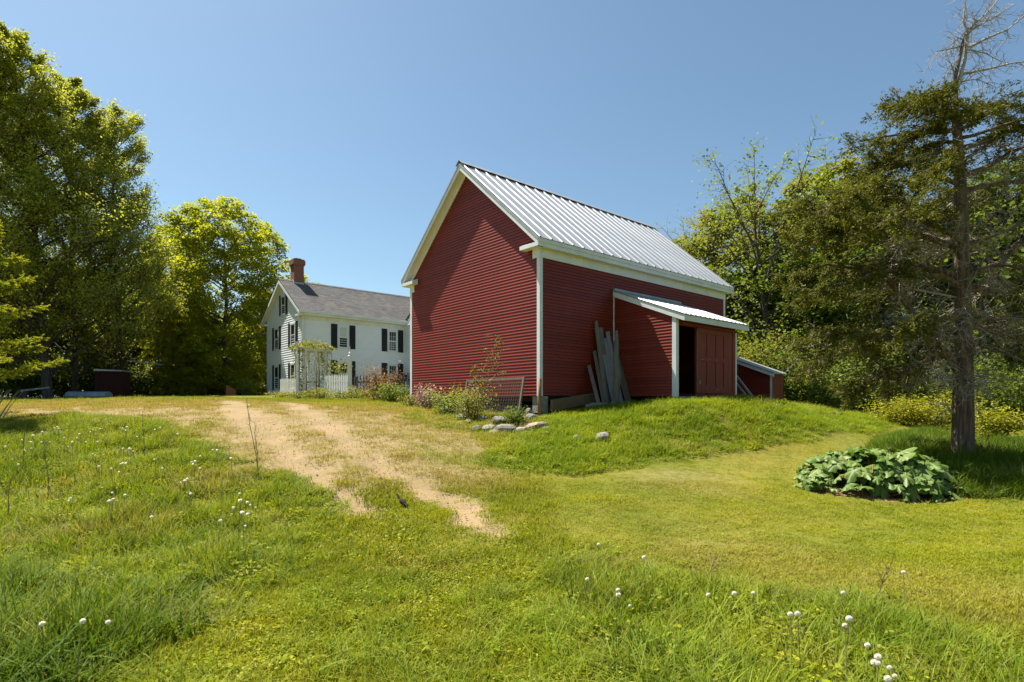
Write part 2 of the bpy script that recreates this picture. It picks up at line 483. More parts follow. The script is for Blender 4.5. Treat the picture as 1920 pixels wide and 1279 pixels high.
def dist_line(x, y, line):
    """distance from points to a polyline"""
    best = np.full(x.shape, 1e9)
    for a, b in zip(line[:-1], line[1:]):
        ab = b - a; L2 = max((ab**2).sum(), 1e-9)
        t = np.clip(((x - a[0])*ab[0] + (y - a[1])*ab[1])/L2, 0, 1)
        best = np.minimum(best, np.hypot(x - a[0] - t*ab[0], y - a[1] - t*ab[1]))
    return best
def inside(x, y, poly):
    r = np.zeros(x.shape, bool); n = len(poly)
    for i in range(n):
        x1, y1 = poly[i]; x2, y2 = poly[(i+1) % n]
        c = ((y1 > y) != (y2 > y)) & (x < (x2-x1)*(y-y1)/(y2-y1+1e-12) + x1)
        r ^= c
    return r
def sdist(x, y, poly):
    """signed distance to a polygon, positive inside"""
    d = dist_line(x, y, np.vstack([poly, poly[:1]]))
    return np.where(inside(x, y, poly), d, -d)
def sstep(a, b, t):
    t = np.clip((t - a)/(b - a), 0, 1); return t*t*(3 - 2*t)
def vnoise(x, y, s, seed=0):
    """cheap smooth value noise in world metres"""
    x = x/s; y = y/s
    xi = np.floor(x).astype(int); yi = np.floor(y).astype(int); xf = x - xi; yf = y - yi
    def h(a, b):
        q = np.sin(a*127.1 + b*311.7 + seed*74.7)*43758.5453
        return q - np.floor(q)
    u_ = xf*xf*(3-2*xf); v_ = yf*yf*(3-2*yf)
    return (h(xi, yi)*(1-u_) + h(xi+1, yi)*u_)*(1-v_) + (h(xi, yi+1)*(1-u_) + h(xi+1, yi+1)*u_)*v_

RUT_L = hits([(430, 752), (455, 775), (505, 815), (560, 860), (605, 905), (640, 935), (668, 958)])
RUT_R = hits([(540, 755), (590, 785), (650, 825), (705, 862), (770, 900), (820, 930), (872, 955), (905, 985)])
STRAW = hits([(110, 760), (250, 760), (420, 760), (580, 765), (700, 775)])
WEAR = hits([(120, 768), (230, 775), (330, 785), (430, 790)])
POLY_MEADOW_L = np.array([tuple(p) for p in hits([(-160, 830), (20, 800), (150, 778), (300, 792), (420, 850), (520, 895), (600, 925), (622, 965), (590, 1030), (520, 1090), (470, 1110), (420, 1150), (300, 1210), (160, 1279)])] + [(-3.6, 2.2), (-9, 2.2), (-13, 6)])
POLY_MEADOW_R = np.array([tuple(p) for p in hits([(1010, 1075), (1080, 1045), (1180, 1060), (1270, 1085), (1400, 1110), (1530, 1125), (1640, 1130), (1760, 1190), (1920, 1245)])] + [(4.5, 2.5), (2.6, 1.6), (0.5, 2.4)])
POLY_BANK = hits([(905, 868), (945, 884), (1000, 889), (1060, 888), (1130, 880), (1220, 866), (1300, 852), (1400, 838), (1500, 826), (1530, 812), (1600, 811), (1660, 803)])
POLY_BANK = np.vstack([POLY_BANK, [(16.5, 24), (12.5, 22.5), (10.0, 20.2), (7.6, 17.6), (4.7, 14.9), (3.1, 15.9), (0.9, 14.4), (0.5, 13.0), (-0.2, 11.8)]])
POLY_TREE = np.array([tuple(p) for p in hits([(1530, 905), (1590, 880), (1650, 850), (1660, 825), (1720, 812)])] + [(14, 17), (16, 12), (14, 8.6), (9.0, 7.9), (7.4, 8.0), (6.6, 8.3)])

def masks(x, y):
    """bare dirt, dry grass, and the four kinds of growth"""
    n1 = vnoise(x, y, 0.45, 1); n2 = vnoise(x, y, 1.3, 2); n3 = vnoise(x, y, 0.16, 3)
    w = 0.27 + 0.20*(n1 - 0.5) + 0.12*(n2 - 0.5)
    dl = dist_line(x, y, RUT_L); dr = dist_line(x, y, RUT_R)
    wide = sstep(9.5, 13.5, y)
    dirt = np.maximum(sstep(w + 0.22 + 0.38*wide, w - 0.22, dl + (n3-0.5)*0.4), sstep(w + 0.18 + 0.26*wide, w - 0.24, dr + (n3-0.5)*0.4))
    fadeY = sstep(24, 17.5, y)
    dirt = np.maximum(dirt, 0.50*sstep(2.2, 0.3, dist_line(x, y, WEAR) + (n2-0.5)*1.4)*(0.3 + n1))
    dirt = np.maximum(dirt, 0.16*sstep(2.2, 0.4, np.minimum(dl, dr) + (n2 - 0.5)*1.2)*wide*(0.1 + 1.2*n1))
    dirt = dirt*fadeY
    dirt = np.maximum(dirt, 0.45*sstep(0.6, 0.2, np.abs(dist_line(x, y, hits([(690, 960), (760, 1040), (830, 1160)])) - 0.0))*sstep(0.55, 0.8, n1))
    ds = dist_line(x, y, STRAW)
    straw = sstep(4.6, 1.4, ds + (n2 - 0.5)*1.6) * (0.72 + 0.45*n1)
    straw = np.maximum(straw, 0.85*sstep(1.9, 0.4, np.minimum(dl, dr) + (n2-0.5)*0.8)*sstep(7.6, 9.2, y))
    # dry patch between the track and the barn, worn spots in the lawn
    for (u, v, r, k) in ((770, 815, 2.0, 0.7), (850, 835, 1.2, 0.6), (1290, 900, 1.2, 0.35), (1580, 830, 2.2, 0.15), (1440, 860, 1.6, 0.15), (1500, 1080, 1.1, 0.45), (1750, 1120, 0.9, 0.4), (1330, 1050, 0.7, 0.35), (60, 800, 1.6, 0.5), (830, 1050, 0.5, 0.35)):
        h = hit(u, v)
        straw = np.maximum(straw, k*sstep(r*1.25, r*0.3, np.hypot(x-h.x, y-h.y) + (n2-0.5)*r*0.6))
    return dirt, np.clip(straw, 0, 1)

# one sheet: fine near the camera, coarse towards the horizon
def axis_pts(lo, hi, step, far):
    a = list(np.arange(lo, hi + 1e-6, step)); s = step; t = hi
    while t < far:
        s *= 1.22; t += s; a.append(t)
    s = step; t = lo
    while t > -far:
        s *= 1.22; t -= s; a.insert(0, t)
    return np.array(a)
gx = axis_pts(-20, 18, 0.125, 900); gy = axis_pts(1.5, 27, 0.125, 900)
GX, GY = np.meshgrid(gx, gy)
GZ = gz(GX, GY)
_inb = (GX > -30) & (GX < 30) & (GY > 0) & (GY < 40)
mD = np.zeros(GX.shape); mS = np.zeros(GX.shape)
d_, s_ = masks(GX[_inb], GY[_inb]); mD[_inb] = d_; mS[_inb] = s_
GZ = GZ - 0.07*mD*sstep(17, 11, GY)
# the bed under the rhubarb and by the tree
RH = hit(1645, 915)
_bed = sstep(1.18, 0.9, np.hypot((GX - RH.x)*0.86, (GY - RH.y + 0.06)*1.25) + 0.25*(vnoise(GX, GY, 0.4, 77) - 0.4))
nx, ny = len(gx), len(gy)
ii = np.arange(nx*ny).reshape(ny, nx)
GF = np.stack([ii[:-1, :-1], ii[:-1, 1:], ii[1:, 1:], ii[1:, :-1]], -1).reshape(-1, 4)

def mat_ground():
    m, nt, out = nmat('meadow_ground')
    co = worldco(nt)
    at = lambda n: N(nt, 'ShaderNodeAttribute', attribute_name=n).outputs['Fac']
    nf = noise(nt, 9.0, 6, 0.7, co); nm = noise(nt, 1.1, 5, 0.65, co); ng = noise(nt, 38, 4, 0.7, co); nl = noise(nt, 0.28, 4, 0.6, co)
    green = ramp(nt, nf, [(0.3, (0.05, 0.058, 0.008)), (0.5, (0.125, 0.125, 0.013)), (0.72, (0.19, 0.175, 0.028))])
    green = mixc(nt, 0.55, green, ramp(nt, nm, [(0.32, (0.085, 0.10, 0.01)), (0.7, (0.19, 0.17, 0.032))]))
    green = mixc(nt, 1.0, green, ramp(nt, nl, [(0.35, (0.88, 1.0, 0.9)), (0.65, (1.15, 1.05, 1.0))]), 'MULTIPLY')
    straw = ramp(nt, nf, [(0.3, (0.125, 0.095, 0.04)), (0.6, (0.25, 0.188, 0.09)), (0.75, (0.205, 0.17, 0.065))])
    dirt = ramp(nt, ng, [(0.3, (0.165, 0.112, 0.056)), (0.5, (0.265, 0.187, 0.10)), (0.72, (0.345, 0.255, 0.145))])
    dirt = mixc(nt, ramp(nt, nm, [(0.38, (0, 0, 0)), (0.62, (0.7,)*3)]), dirt, (0.175, 0.14, 0.06))
    soil = ramp(nt, ng, [(0.3, (0.10, 0.055, 0.03)), (0.7, (0.30, 0.175, 0.10))])
    def sharpen(src, lo, hi, ns, amt):
        ad = N(nt, 'ShaderNodeMath', operation='ADD'); mu = N(nt, 'ShaderNodeMath', operation='MULTIPLY_ADD')
        mu.inputs[1].default_value = amt; mu.inputs[2].default_value = -amt/2
        nt.links.new(ns, mu.inputs[0]); nt.links.new(src, ad.inputs[0]); nt.links.new(mu.outputs[0], ad.inputs[1])
        return ramp(nt, ad.outputs[0], [(lo, (0, 0, 0)), (hi, (1, 1, 1))])
    c = mixc(nt, sharpen(at('straw'), 0.1, 0.8, nf, 0.9), green, straw)
    c = mixc(nt, sharpen(at('dirt'), 0.2, 0.8, nf, 0.9), c, dirt)
    c = mixc(nt, sharpen(at('bed'), 0.3, 0.6, nf, 0.5), c, soil)
    bsdf(nt, out, c, 0.95, 0, 0.1, ng, 0.6, 0.03)
    return m
M['ground'] = mat_ground()
ground_me = np_mesh('ground', np.stack([GX, GY, GZ], -1).reshape(-1, 3), GF, M['ground'],
                    {'dirt': mD.ravel(), 'straw': mS.ravel(), 'bed': _bed.ravel()}, smooth=True)
ground = link('ground', ground_me)
tag(ground, 'sloping farmyard ground of mown grass with a sandy two-rut track', 'ground', kind='structure')

# ------------------------------------------------------------------ the red barn
ROT = math.atan2(-0.7567, 0.6536)
BX = Vector((0.6536, -0.7567, 0)); BY = Vector((0.7570, 0.6534, 0))
Y0 = 15.0
BC = Vector((0.0482*Y0, Y0, 1.86))                # near corner, at the foot of the siding
W_, L_ = 6.43, 9.32
def barn_pt(x, y, z=0.0): return BC + BX*x + BY*y + Vector((0, 0, z))
def house_local(origin, x, y): return origin + BX*x + BY*y
SL = 0.865
EX = 0.22; OV = 0.26
ZE = 4.07                                          # roof surface at the eave edge
ZR = ZE + SL*(W_/2 + EX)                           # ridge
def roof_z(x): return ZR - SL*abs(x + W_/2)
barn = empty('barn', BC, ROT, 'dark red clapboard barn with ribbed metal gable roof and white trim', 'barn')
E = 0.0850; PR = 0.020

def clap(me_name, x0a, x1a, x0b, x1b, h, p, mat):
    """one lapped board: lower edge x0a..x1a, upper edge x0b..x1b, the lower half flared out by p; faces -y"""
    m0, m1 = (x0a + x0b)/2, (x1a + x1b)/2
    vs_ = [(x0a, 0, 0), (x1a, 0, 0), (x1a, -p, 0), (x0a, -p, 0), (m1, -p*0.5, h*0.5), (m0, -p*0.5, h*0.5), (x0b, 0, h), (x1b, 0, h), (x1b, -0.002, h), (x0b, -0.002, h)]
    fs = [(3, 2, 1, 0), (3, 5, 4, 2)[::-1], (5, 9, 8, 4)[::-1], (6, 7, 8, 9), (0, 6, 7, 1)[::-1], (0, 3, 5, 9, 6)[::-1], (1, 7, 8, 4, 2)[::-1]]
    b = MB(); b.add(vs_, fs)
    return b.mesh(me_name, mat)

# gable end: backing wall and boards
zt = lambda x: roof_z(x) - 0.10
MBx = MB().prism([(-W_, 0), (0, 0), (0, zt(0)), (-W_/2, zt(-W_/2)), (-W_, zt(-W_))], 'y', 0.001, 0.09)
gable = MBx.build('gable_wall', M['red_back'], barn)
z = 0.0
while z < zt(-W_/2) - 0.12:
    def half(zz):
        if zz <= zt(0): return W_/2 - 0.001
        return max(0.02, (zt(-W_/2) - zz)/SL)
    a, b2 = half(z), half(z + E)
    if a < 0.05: break
    me = clap('clapboard', -a, a, -b2, b2, E, PR, M['red'])
    link('clapboard', me, gable, loc=(-W_/2, 0, z))
    z += E
# near long wall
side = MB().box(-0.09, -0.001, 0.09, L_ - 0.09, 0, 3.9).build('side_wall', M['red_back'], barn)
me_side = clap('clapboard_long', 0.0, L_, 0.0, L_, E, PR, M['red'])
for i in range(42):
    link('clapboard', me_side, side, loc=(0.0, 0.0, i*E), rot=(0, 0, math.pi/2))
# far walls, never seen from here, closed with plain lapped siding
for nm, kind in (('far_side_wall', 0), ('rear_wall', 1)):
    b = MB()
    if kind == 0:
        b.box(-W_ - 0.0, -W_ + 0.09, 0.09, L_ - 0.09, 0, 3.9)
    else:
        b.prism([(-W_, 0), (0, 0), (0, zt(0)), (-W_/2, zt(-W_/2)), (-W_, zt(-W_))], 'y', L_ - 0.09, L_)
    far = b.build(nm, M['red'], barn)

# roof: every ribbed sheet is a piece of its own, rafters hidden below
deck = MB()
for s in (-1, 1):
    xe = -W_/2 + s*(W_/2 + EX)
    deck.prism([(-W_/2, ZR - 0.03), (xe, ZE - 0.03), (xe, ZE - 0.055), (-W_/2, ZR - 0.07)], 'y', -OV + 0.01, L_ + OV - 0.01)
roof = deck.build('roof', M['soffit'], barn)
PW = (L_ + 2*OV) / 24.0
ang = math.atan(SL); SLEN = math.hypot(W_/2 + EX, ZR - ZE)
def panel_mesh(name, pw, ln, minor=False, rh=0.028):
    prof = [(0, 0), (0.008, 0), (0.024, rh), (0.064, rh), (0.080, 0)]
    if minor:
        for c in (pw*0.40, pw*0.70): prof += [(c - 0.022, 0), (c - 0.012, 0.009), (c + 0.012, 0.009), (c + 0.022, 0)]
    prof += [(pw - 0.0005, 0)]
    n = len(prof); vs_ = []; fs = []
    for t in (0.0, ln):
        for (y, h) in prof: vs_.append((t, y, h))
    for t in (0.0, ln):
        for (y, h) in prof: vs_.append((t, y, h - 0.012))
    for i in range(n - 1):
        fs.append((i, n + i, n + i + 1, i + 1)); fs.append((2*n + i, 2*n + i + 1, 3*n + i + 1, 3*n + i))
        fs.append((n + i, 3*n + i, 3*n + i + 1, n + i + 1)); fs.append((i, i + 1, 2*n + i + 1, 2*n + i))
    return MB().add(vs_, fs).mesh(name, M['roof_metal'])
pm = panel_mesh('roof_panel', PW, SLEN + 0.02)
for i in range(24):
    y = -OV + i*PW
    o = link('roof_panel', pm, roof, loc=(-W_/2 + 0.02, y, ZR - 0.022), rot=(0, ang, 0))
    o.location.z += RNG.uniform(-0.0015, 0.0015)
    o2 = link('roof_panel', pm, roof, loc=(-W_/2 - 0.02, y + PW, ZR - 0.022), rot=(0, ang, math.pi))
cap = MB()
cw = 0.17
for s in (-1, 1):
    cap.prism([(-W_/2, ZR + 0.055), (-W_/2 + s*cw, ZR + 0.05 - SL*cw + 0.012), (-W_/2 + s*cw, ZR + 0.044 - SL*cw + 0.012), (-W_/2, ZR + 0.045)], 'y', -OV - 0.03, L_ + OV + 0.03)
cap.build('ridge_cap', M['roof_metal'], barn)
rshade = MB()  # dark fill that paints the shadow gap under the ridge cap
rshade.prism([(-W_/2 - 0.11, ZR - 0.11), (-W_/2 + 0.11, ZR - 0.11), (-W_/2, ZR + 0.035)], 'y', -OV + 0.04, L_ + OV - 0.04)
rshade.build('ridge_gap_shade', M['dark'], barn)

# rakes: edge board, soffit strip and the board on the wall, for each slope
def slope_strip(name, off_top, off_bot, ya, yb, mat, s, x_end, parent, peak_cut=True):
    xe = x_end
    poly = [(-W_/2, ZR - off_top), (xe, ZR - SL*abs(xe + W_/2) - off_top), (xe, ZR - SL*abs(xe + W_/2) - off_bot), (-W_/2, ZR - off_bot)]
    return MB().prism(poly, 'y', ya, yb).build(name, mat, parent)
for s in (-1, 1):
    xe = -W_/2 + s*(W_/2 + EX)
    for (ya, yb, yw) in ((-OV, -OV + 0.03, (-0.030, -0.002)), (L_ + OV - 0.03, L_ + OV, (L_ + 0.002, L_ + 0.03))):
        slope_strip('rake_board', 0.058, 0.24, ya, yb, M['white'], s, xe, barn)
        slope_strip('rake_trim', 0.034, 0.10, ya - 0.016 if ya < 0 else yb, ya - 0.001 if ya < 0 else yb + 0.016, M['roof_grey'], s, xe, barn)
        slope_strip('rake_frieze', 0.13, 0.36, yw[0], yw[1], M['white'], s, -W_/2 + s*(W_/2 - 0.0), barn)
    slope_strip('rake_soffit', 0.17, 0.19, -OV + 0.031, -0.031, M['soffit'], s, xe, barn)
# eaves: stepped fascia, soffit, frieze, boxed returns on the gable
for s in (-1, 1):
    sx = lambda t: -W_/2 + s*(W_/2 + t)
    def bx2(name, a, b, y0, y1, z0, z1, mat):
        xa, xb = sorted((sx(a), sx(b)))
        return MB().box(xa, xb, y0, y1, z0, z1).build(name, mat, barn)
    bx2('gutter_board', EX - 0.045, EX + 0.012, -OV - 0.004, L_ + OV + 0.004, ZE - 0.135, ZE - 0.035, M['white'])
    bx2('fascia', EX - 0.06, EX - 0.012, -OV + 0.0, L_ + OV, ZE - 0.245, ZE - 0.137, M['white'])
    bx2('soffit', 0.0, EX - 0.061, -OV + 0.002, L_ + OV - 0.002, ZE - 0.235, ZE - 0.215, M['soffit'])
    bx2('frieze', 0.002, 0.034, -0.034, L_ + 0.034, 3.60, ZE - 0.236, M['white'])
    bx2('frieze_return', -0.24, 0.0, -0.036, -0.003, 3.60, ZE - 0.24, M['white'])
    # cornice return: a little boxed shelf with a sloping top
    xa, xb = sx(EX - 0.014), sx(-0.50)
    b = MB()
    lo, hi = ZE - 0.245, ZE - 0.145
    P8 = [(xa, -OV - 0.002, lo), (xb, -OV - 0.002, lo), (xb, -0.036, lo), (xa, -0.036, lo), (xa, -OV - 0.002, hi), (xb, -OV - 0.002, hi), (xb, -0.036, hi + 0.10), (xa, -0.036, hi + 0.10)]
    b.add(P8, [(0,3,2,1),(4,5,6,7),(0,1,5,4),(1,2,6,5),(2,3,7,6),(3,0,4,7)])
    b.build('cornice_return', M['white'], barn)
# corner boards
for (cx, fx) in ((0.0, 1), (-W_, -1)):
    b = MB()
    x0, x1 = (cx - 0.085, cx + 0.026) if fx > 0 else (cx - 0.026, cx + 0.085)
    b.box(x0, x1, -0.026, -0.0005, -0.02, 3.598)
    xx0, xx1 = (0.0005, 0.026) if fx > 0 else (cx - 0.026, cx - 0.0005)
    b.box(xx0, xx1, -0.0004, 0.085, -0.02, 3.598)
    b.build('corner_board', M['white'], barn)
b = MB(); b.box(-0.085, 0.026, L_ + 0.0005, L_ + 0.026, -0.02, 3.598); b.box(0.0005, 0.026, L_ - 0.085, L_, -0.02, 3.598); b.build('corner_board', M['white'], barn)
# sill slab whose near-black colour paints the shade behind the open footing
MB().box(-W_ + 0.05, -0.05, 0.05, L_ - 0.05, -0.16, -0.002).build('sill_shade', M['dark'], barn)

# ---- lean-to with its sliding door
LY0, LY1, LX = 2.99, 6.19, 2.115
LZ = lambda x: 3.08 - 0.40*x            # roof underside
wall = MB().prism([(0.03, 0), (LX - 0.03, 0), (LX - 0.03, LZ(LX)), (0.03, LZ(0.0))], 'y', LY0 + 0.001, LY0 + 0.05).build('lean_to_wall', M['red_back'], barn)
z = 0.0
while True:
    def xm(zz): return min(LX - 0.02, (3.06 - zz)/0.40)
    a, b2 = xm(z), xm(z + E)
    if a < 0.1 or z > 2.95: break
    b2 = max(b2, 0.03)
    link('clapboard', clap('clapboard', 0.028, a, 0.028, b2, E, PR, M['red']), wall, loc=(0, LY0, z))
    z += E
MB().prism([(0.03, 0), (LX - 0.03, 0), (LX - 0.03, LZ(LX)), (0.03, LZ(0.0))], 'y', LY1 - 0.05, LY1).build('lean_to_far_wall', M['red'], barn)
MB().box(LX - 0.05, LX - 0.01, LY0 + 1.0, LY1 - 0.02, 0, 2.1).build('lean_to_front_wall', M['door_red'], barn)
MB().box(LX - 0.05, LX - 0.008, LY0 + 0.05, LY1 - 0.02, 1.90, LZ(LX) - 0.0).build('door_header', M['door_red'], barn)
MB().box(LX + 0.0, LX + 0.05, LY0 + 0.25, LY1 - 0.05, 1.915, 1.985).build('door_track', M['door_red'], barn)
# floor and back lining in near-black that paints the shade inside
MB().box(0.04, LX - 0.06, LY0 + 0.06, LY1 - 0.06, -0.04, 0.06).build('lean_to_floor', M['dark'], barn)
MB().box(0.035, 0.06, LY0 + 0.06, LY1 - 0.06, 0.06, 2.9).build('lean_to_shade_sheet', M['dark'], barn)
for (py, nm) in ((LY0, 'corner_board'), (LY1 - 0.1, 'corner_board')):
    b = MB()
    b.box(LX - 0.095, LX + 0.028, py - 0.028, py - 0.0005, -0.03, LZ(LX) - 0.02) if py == LY0 else None
    b.box(LX + 0.0005, LX + 0.028, py, py + 0.1, -0.03, LZ(LX) - 0.03)
    b.build(nm, M['white'], barn)
MB().box(0.0205, 0.06, LY0 - 0.03, LY0 - 0.0205, 1.2, 3.0).build('wall_trim', M['white'], barn)
# door: boards, rails and stiles proud of the panels
DY0, DY1, DZ0, DZ1 = LY0 + 0.97, LY1 - 0.12, 0.08, 1.90
door = MB().box(LX + 0.004, LX + 0.03, DY0, DY1, DZ0, DZ1).build('sliding_door', M['door_red'], barn)
dw = DY1 - DY0
for f0, f1 in ((0.0, 0.07), (0.245, 0.305), (0.475, 0.525), (0.68, 0.76), (0.93, 1.0)):
    MB().box(LX + 0.031, LX + 0.048, DY0 + f0*dw, DY0 + f1*dw, DZ0 + 0.0, DZ1).build('stile', M['door_red'], door)
for k, (z0, z1) in enumerate(((DZ0 + 0.002, DZ0 + 0.20), (DZ0 + 0.90, DZ0 + 1.02), (DZ1 - 0.13, DZ1 - 0.002))):
    MB().box(LX + 0.0485, LX + 0.052, DY0 + 0.01, DY1 - 0.48, z0, z1).build('rail', M['door_red'], door)
MB().box(LX + 0.031, LX + 0.056, DY0 - 0.012, DY0 + 0.02, DZ0, DZ1 - 0.1).build('edge_strip', M['grey_wood'], door)
for (fy, fz, w, h) in ((0.10, 0.93, 0.14, 0.018), (0.27, 0.95, 0.12, 0.014), (0.24, 0.16, 0.02, 0.10), (0.60, 0.12, 0.02, 0.16), (0.05, 0.25, 0.07, 0.12), (0.47, 0.10, 0.15, 0.02)):
    y = DY0 + fy*dw
    MB().prism([(y, DZ0 + fz), (y + w, DZ0 + fz + 0.01), (y + w*0.9, DZ0 + fz + h), (y + 0.02, DZ0 + fz + h*0.8)], 'x', LX + 0.0525, LX + 0.0545).build('bare_patch', M['pale_wood'], door)
MB().box(LX - 0.1, LX + 0.42, LY0 + 0.1, LY0 + 1.6, -0.16, -0.02).build('door_sill', M['grey_wood'], barn)
# lean-to roof of narrow ribbed sheets
EXL = 0.30; LRISE = 0.40
rl = math.hypot(LX + EXL, (LX + EXL)*LRISE)
dk = MB().prism([(0.0, 3.10), (LX + EXL - 0.02, 3.10 - LRISE*(LX + EXL - 0.02)), (LX + EXL - 0.02, 3.08 - LRISE*(LX + EXL - 0.02)), (0.0, 3.08)], 'y', LY0 - 0.05, LY1 + 0.22)
lroof = dk.build('lean_to_roof', M['soffit'], barn)
pwl = (LY1 - LY0 + 0.30) / 15.0
pml = panel_mesh('roof_panel', pwl, rl + 0.03, minor=False, rh=0.022)
for i in range(15):
    link('roof_panel', pml, lroof, loc=(0.0, LY0 - 0.07 + i*pwl, 3.122), rot=(0, math.atan(LRISE), 0))
MB().prism([(0.03, 3.075), (LX + EXL - 0.03, 3.075 - LRISE*(LX + EXL - 0.03)), (LX + EXL - 0.03, 2.93 - LRISE*(LX + EXL - 0.03)), (0.03, 2.93)], 'y', LY0 - 0.055, LY0 - 0.0305).build('lean_to_rake', M['white'], barn)
MB().box(LX + EXL - 0.028, LX + EXL + 0.0, LY0 - 0.057, LY1 + 0.22, 2.92 - LRISE*(LX + EXL) + 0.02, 3.085 - LRISE*(LX + EXL)).build('lean_to_fascia', M['white'], barn)
MB().prism([(0.021, 3.115), (0.10, 3.09), (0.10, 3.16), (0.021, 3.20)], 'y', LY0 - 0.06, LY1 + 0.2).build('flashing', M['roof_grey'], barn)

# ---- stones
def stone_mesh(name, r, seed, mat, flat=0.7):
    rg = np.random.default_rng(seed)
    import bmesh
    bm = bmesh.new(); bmesh.ops.create_icosphere(bm, subdivisions=2, radius=1.0)
    k = rg.normal(size=(5, 3)); k /= np.linalg.norm(k, axis=1)[:, None]; c = rg.uniform(0.55, 0.85, 5)
    for v in bm.verts:
        p = np.array(v.co)
        for kk, cc in zip(k, c):
            d = p @ kk
            if d > cc: p = p - kk*(d - cc)*0.9
        p = p * np.array([1.0, 0.8, flat]) * r + rg.normal(size=3)*0.02*r
        v.co = p
    me = bpy.data.meshes.new(name); bm.to_mesh(me); bm.free(); me.materials.append(mat)
    return me
stones = [stone_mesh('stone', 1.0, 40 + i, M['stone'], 0.55 + 0.08*(i % 4)) for i in range(6)]
pink = stone_mesh('stone', 1.0, 60, M['pink_stone'], 0.55)
# footing stones under the sills (parts of the barn)
rg = np.random.default_rng(5)
def footing(x, y, s, zlow=None):
    w = barn_pt(x, y)
    g = gz1(w.x, w.y)
    top = BC.z - 0.17
    zz = min(g + s*0.25, top - s*0.5) if zlow is None else zlow
    o = link('foundation_stone', stones[rg.integers(6)], barn, loc=(x, y, zz - BC.z), rot=(rg.uniform(-.2, .2), rg.uniform(-.2, .2), rg.uniform(0, 6)), scale=(s, s*0.9, s*0.75))
for x in np.arange(-W_ + 0.15, -0.3, 0.34):
    footing(x, 0.22 + rg.uniform(-0.06, 0.1), rg.uniform(0.19, 0.27))
    footing(x + 0.1, 0.55 + rg.uniform(-0.1, 0.1), rg.uniform(0.24, 0.32))
for y in np.arange(0.5, L_, 0.42):
    footing(-0.35 + rg.uniform(-0.08, 0.05), y, rg.uniform(0.22, 0.30))
    footing(-0.75 + rg.uniform(-0.1, 0.1), y + 0.2, rg.uniform(0.28, 0.36))
for x, y, zz in ((LX - 0.15, LY0 + 0.2, -0.16), (LX - 0.2, LY1 - 0.2, -0.16), (LX*0.5, LY0 + 0.25, -0.2)):
    o = link('foundation_stone', stones[2], barn, loc=(x, y, zz), rot=(0, 0, x*3), scale=(0.22, 0.2, 0.16))
b = MB().box(-0.30, 0.0, 0.02, 0.30, -0.46, -0.021); b.build('corner_block', M['stone'], barn)

# ---- low shed beyond the barn
shed = empty('shed', barn_pt(0.02, 9.6, 0), ROT, 'low red clapboard shed with sloping white edged roof behind the barn lean-to', 'shed')
SW, SD = 1.60, 0.9
sz = lambda x: 1.46 - 0.39*x
b = MB().prism([(0, -0.5), (SW, -0.5), (SW, sz(SW)), (0, sz(0))], 'y', 0.001, 0.06)
sw = b.build('wall', M['red_back'], shed)
z = -0.45
while z < 1.3:
    xa = min(SW, (1.46 - z)/0.39); xb = min(SW, (1.46 - z - E)/0.39)
    link('clapboard', clap('clapboard', 0, xa, 0, max(xb, 0.02), E, PR, M['red']), sw, loc=(0, 0, z)); z += E
MB().box(SW - 0.06, SW, 0.061, SD, -0.5, sz(SW)).build('side_wall', M['red'], shed)
MB().box(SW - 0.05, SW + 0.025, -0.025, -0.0205, -0.5, sz(SW)).build('corner_board', M['white'], shed)
MB().prism([(-0.0, 1.55), (SW + 0.14, 1.55 - 0.39*(SW + 0.14)), (SW + 0.14, 1.51 - 0.39*(SW + 0.14)), (0, 1.51)], 'y', -0.14, SD).build('roof', M['roof_metal'], shed)
MB().prism([(-0.0, 1.505), (SW + 0.13, 1.505 - 0.39*(SW + 0.13)), (SW + 0.13, 1.40 - 0.39*(SW + 0.13)), (0, 1.40)], 'y', -0.13, -0.10).build('rake_board', M['white'], shed)

# ------------------------------------------------------------------ the white house
HY = 37.0
HO = Vector(((566 - 960)/FPX*HY, HY, 2.36))
HZ = HO.z - EYE                                     # house base above the eye
HW, HL = 6.73, 7.50
house = empty('house', HO, ROT, 'white two storey clapboard farmhouse with black shutters and brick chimney', 'house')
hz = lambda above_eye: above_eye - HZ
HE = 0.43; HOV = 0.34; HS = 0.675
HZE = hz(6.08); HZR = HZE + HS*(HW/2 + HE)
def hroof(x): return HZR - HS*abs(x + HW/2)
def lapped(name, x0f, x1f, z0, z1, e, p, mat, parent, rot=0.0, loc=(0, 0, 0)):
    """a whole lapped wall in one mesh (boards of a few pixels); x-limits are functions of z"""
    b = MB(); z = z0
    while z < z1 - 1e-6:
        h = min(e, z1 - z)
        a0, a1, c0, c1 = x0f(z), x1f(z), x0f(z + h), x1f(z + h)
        if a1 - a0 < 0.03: break
        if c1 < c0: c0 = c1 = (c0 + c1)/2
        b.add([(a0, 0, z), (a1, 0, z), (a1, -p, z), (a0, -p, z), (c0, 0, z + h), (c1, 0, z + h), (c1, -0.002, z + h), (c0, -0.002, z + h)],
              [(3,2,1,0), (3,2,6,7), (0,3,7,4), (1,5,6,2)])
        z += h
    o = b.build(name, mat, parent, loc=loc, rot=(0, 0, rot))
    o['kind'] = 'stuff'
    return o
hw = MB().prism([(-HW, -0.3), (0, -0.3), (0, hroof(0) - 0.12), (-HW/2, HZR - 0.12), (-HW, hroof(0) - 0.12)], 'y', 0.001, 0.12).build('gable_wall', M['house_white'], house)
def hx(zz, s):
    lim = hroof(0) - 0.14
    if zz <= lim: return HW/2 - 0.11
    return max(0.0, (HZR - 0.14 - zz)/HS)
lapped('siding', lambda z: -HW/2 - hx(z, 0), lambda z: -HW/2 + hx(z, 0), -0.1, HZR - 0.2, 0.155, 0.034, M['house_white'], hw)
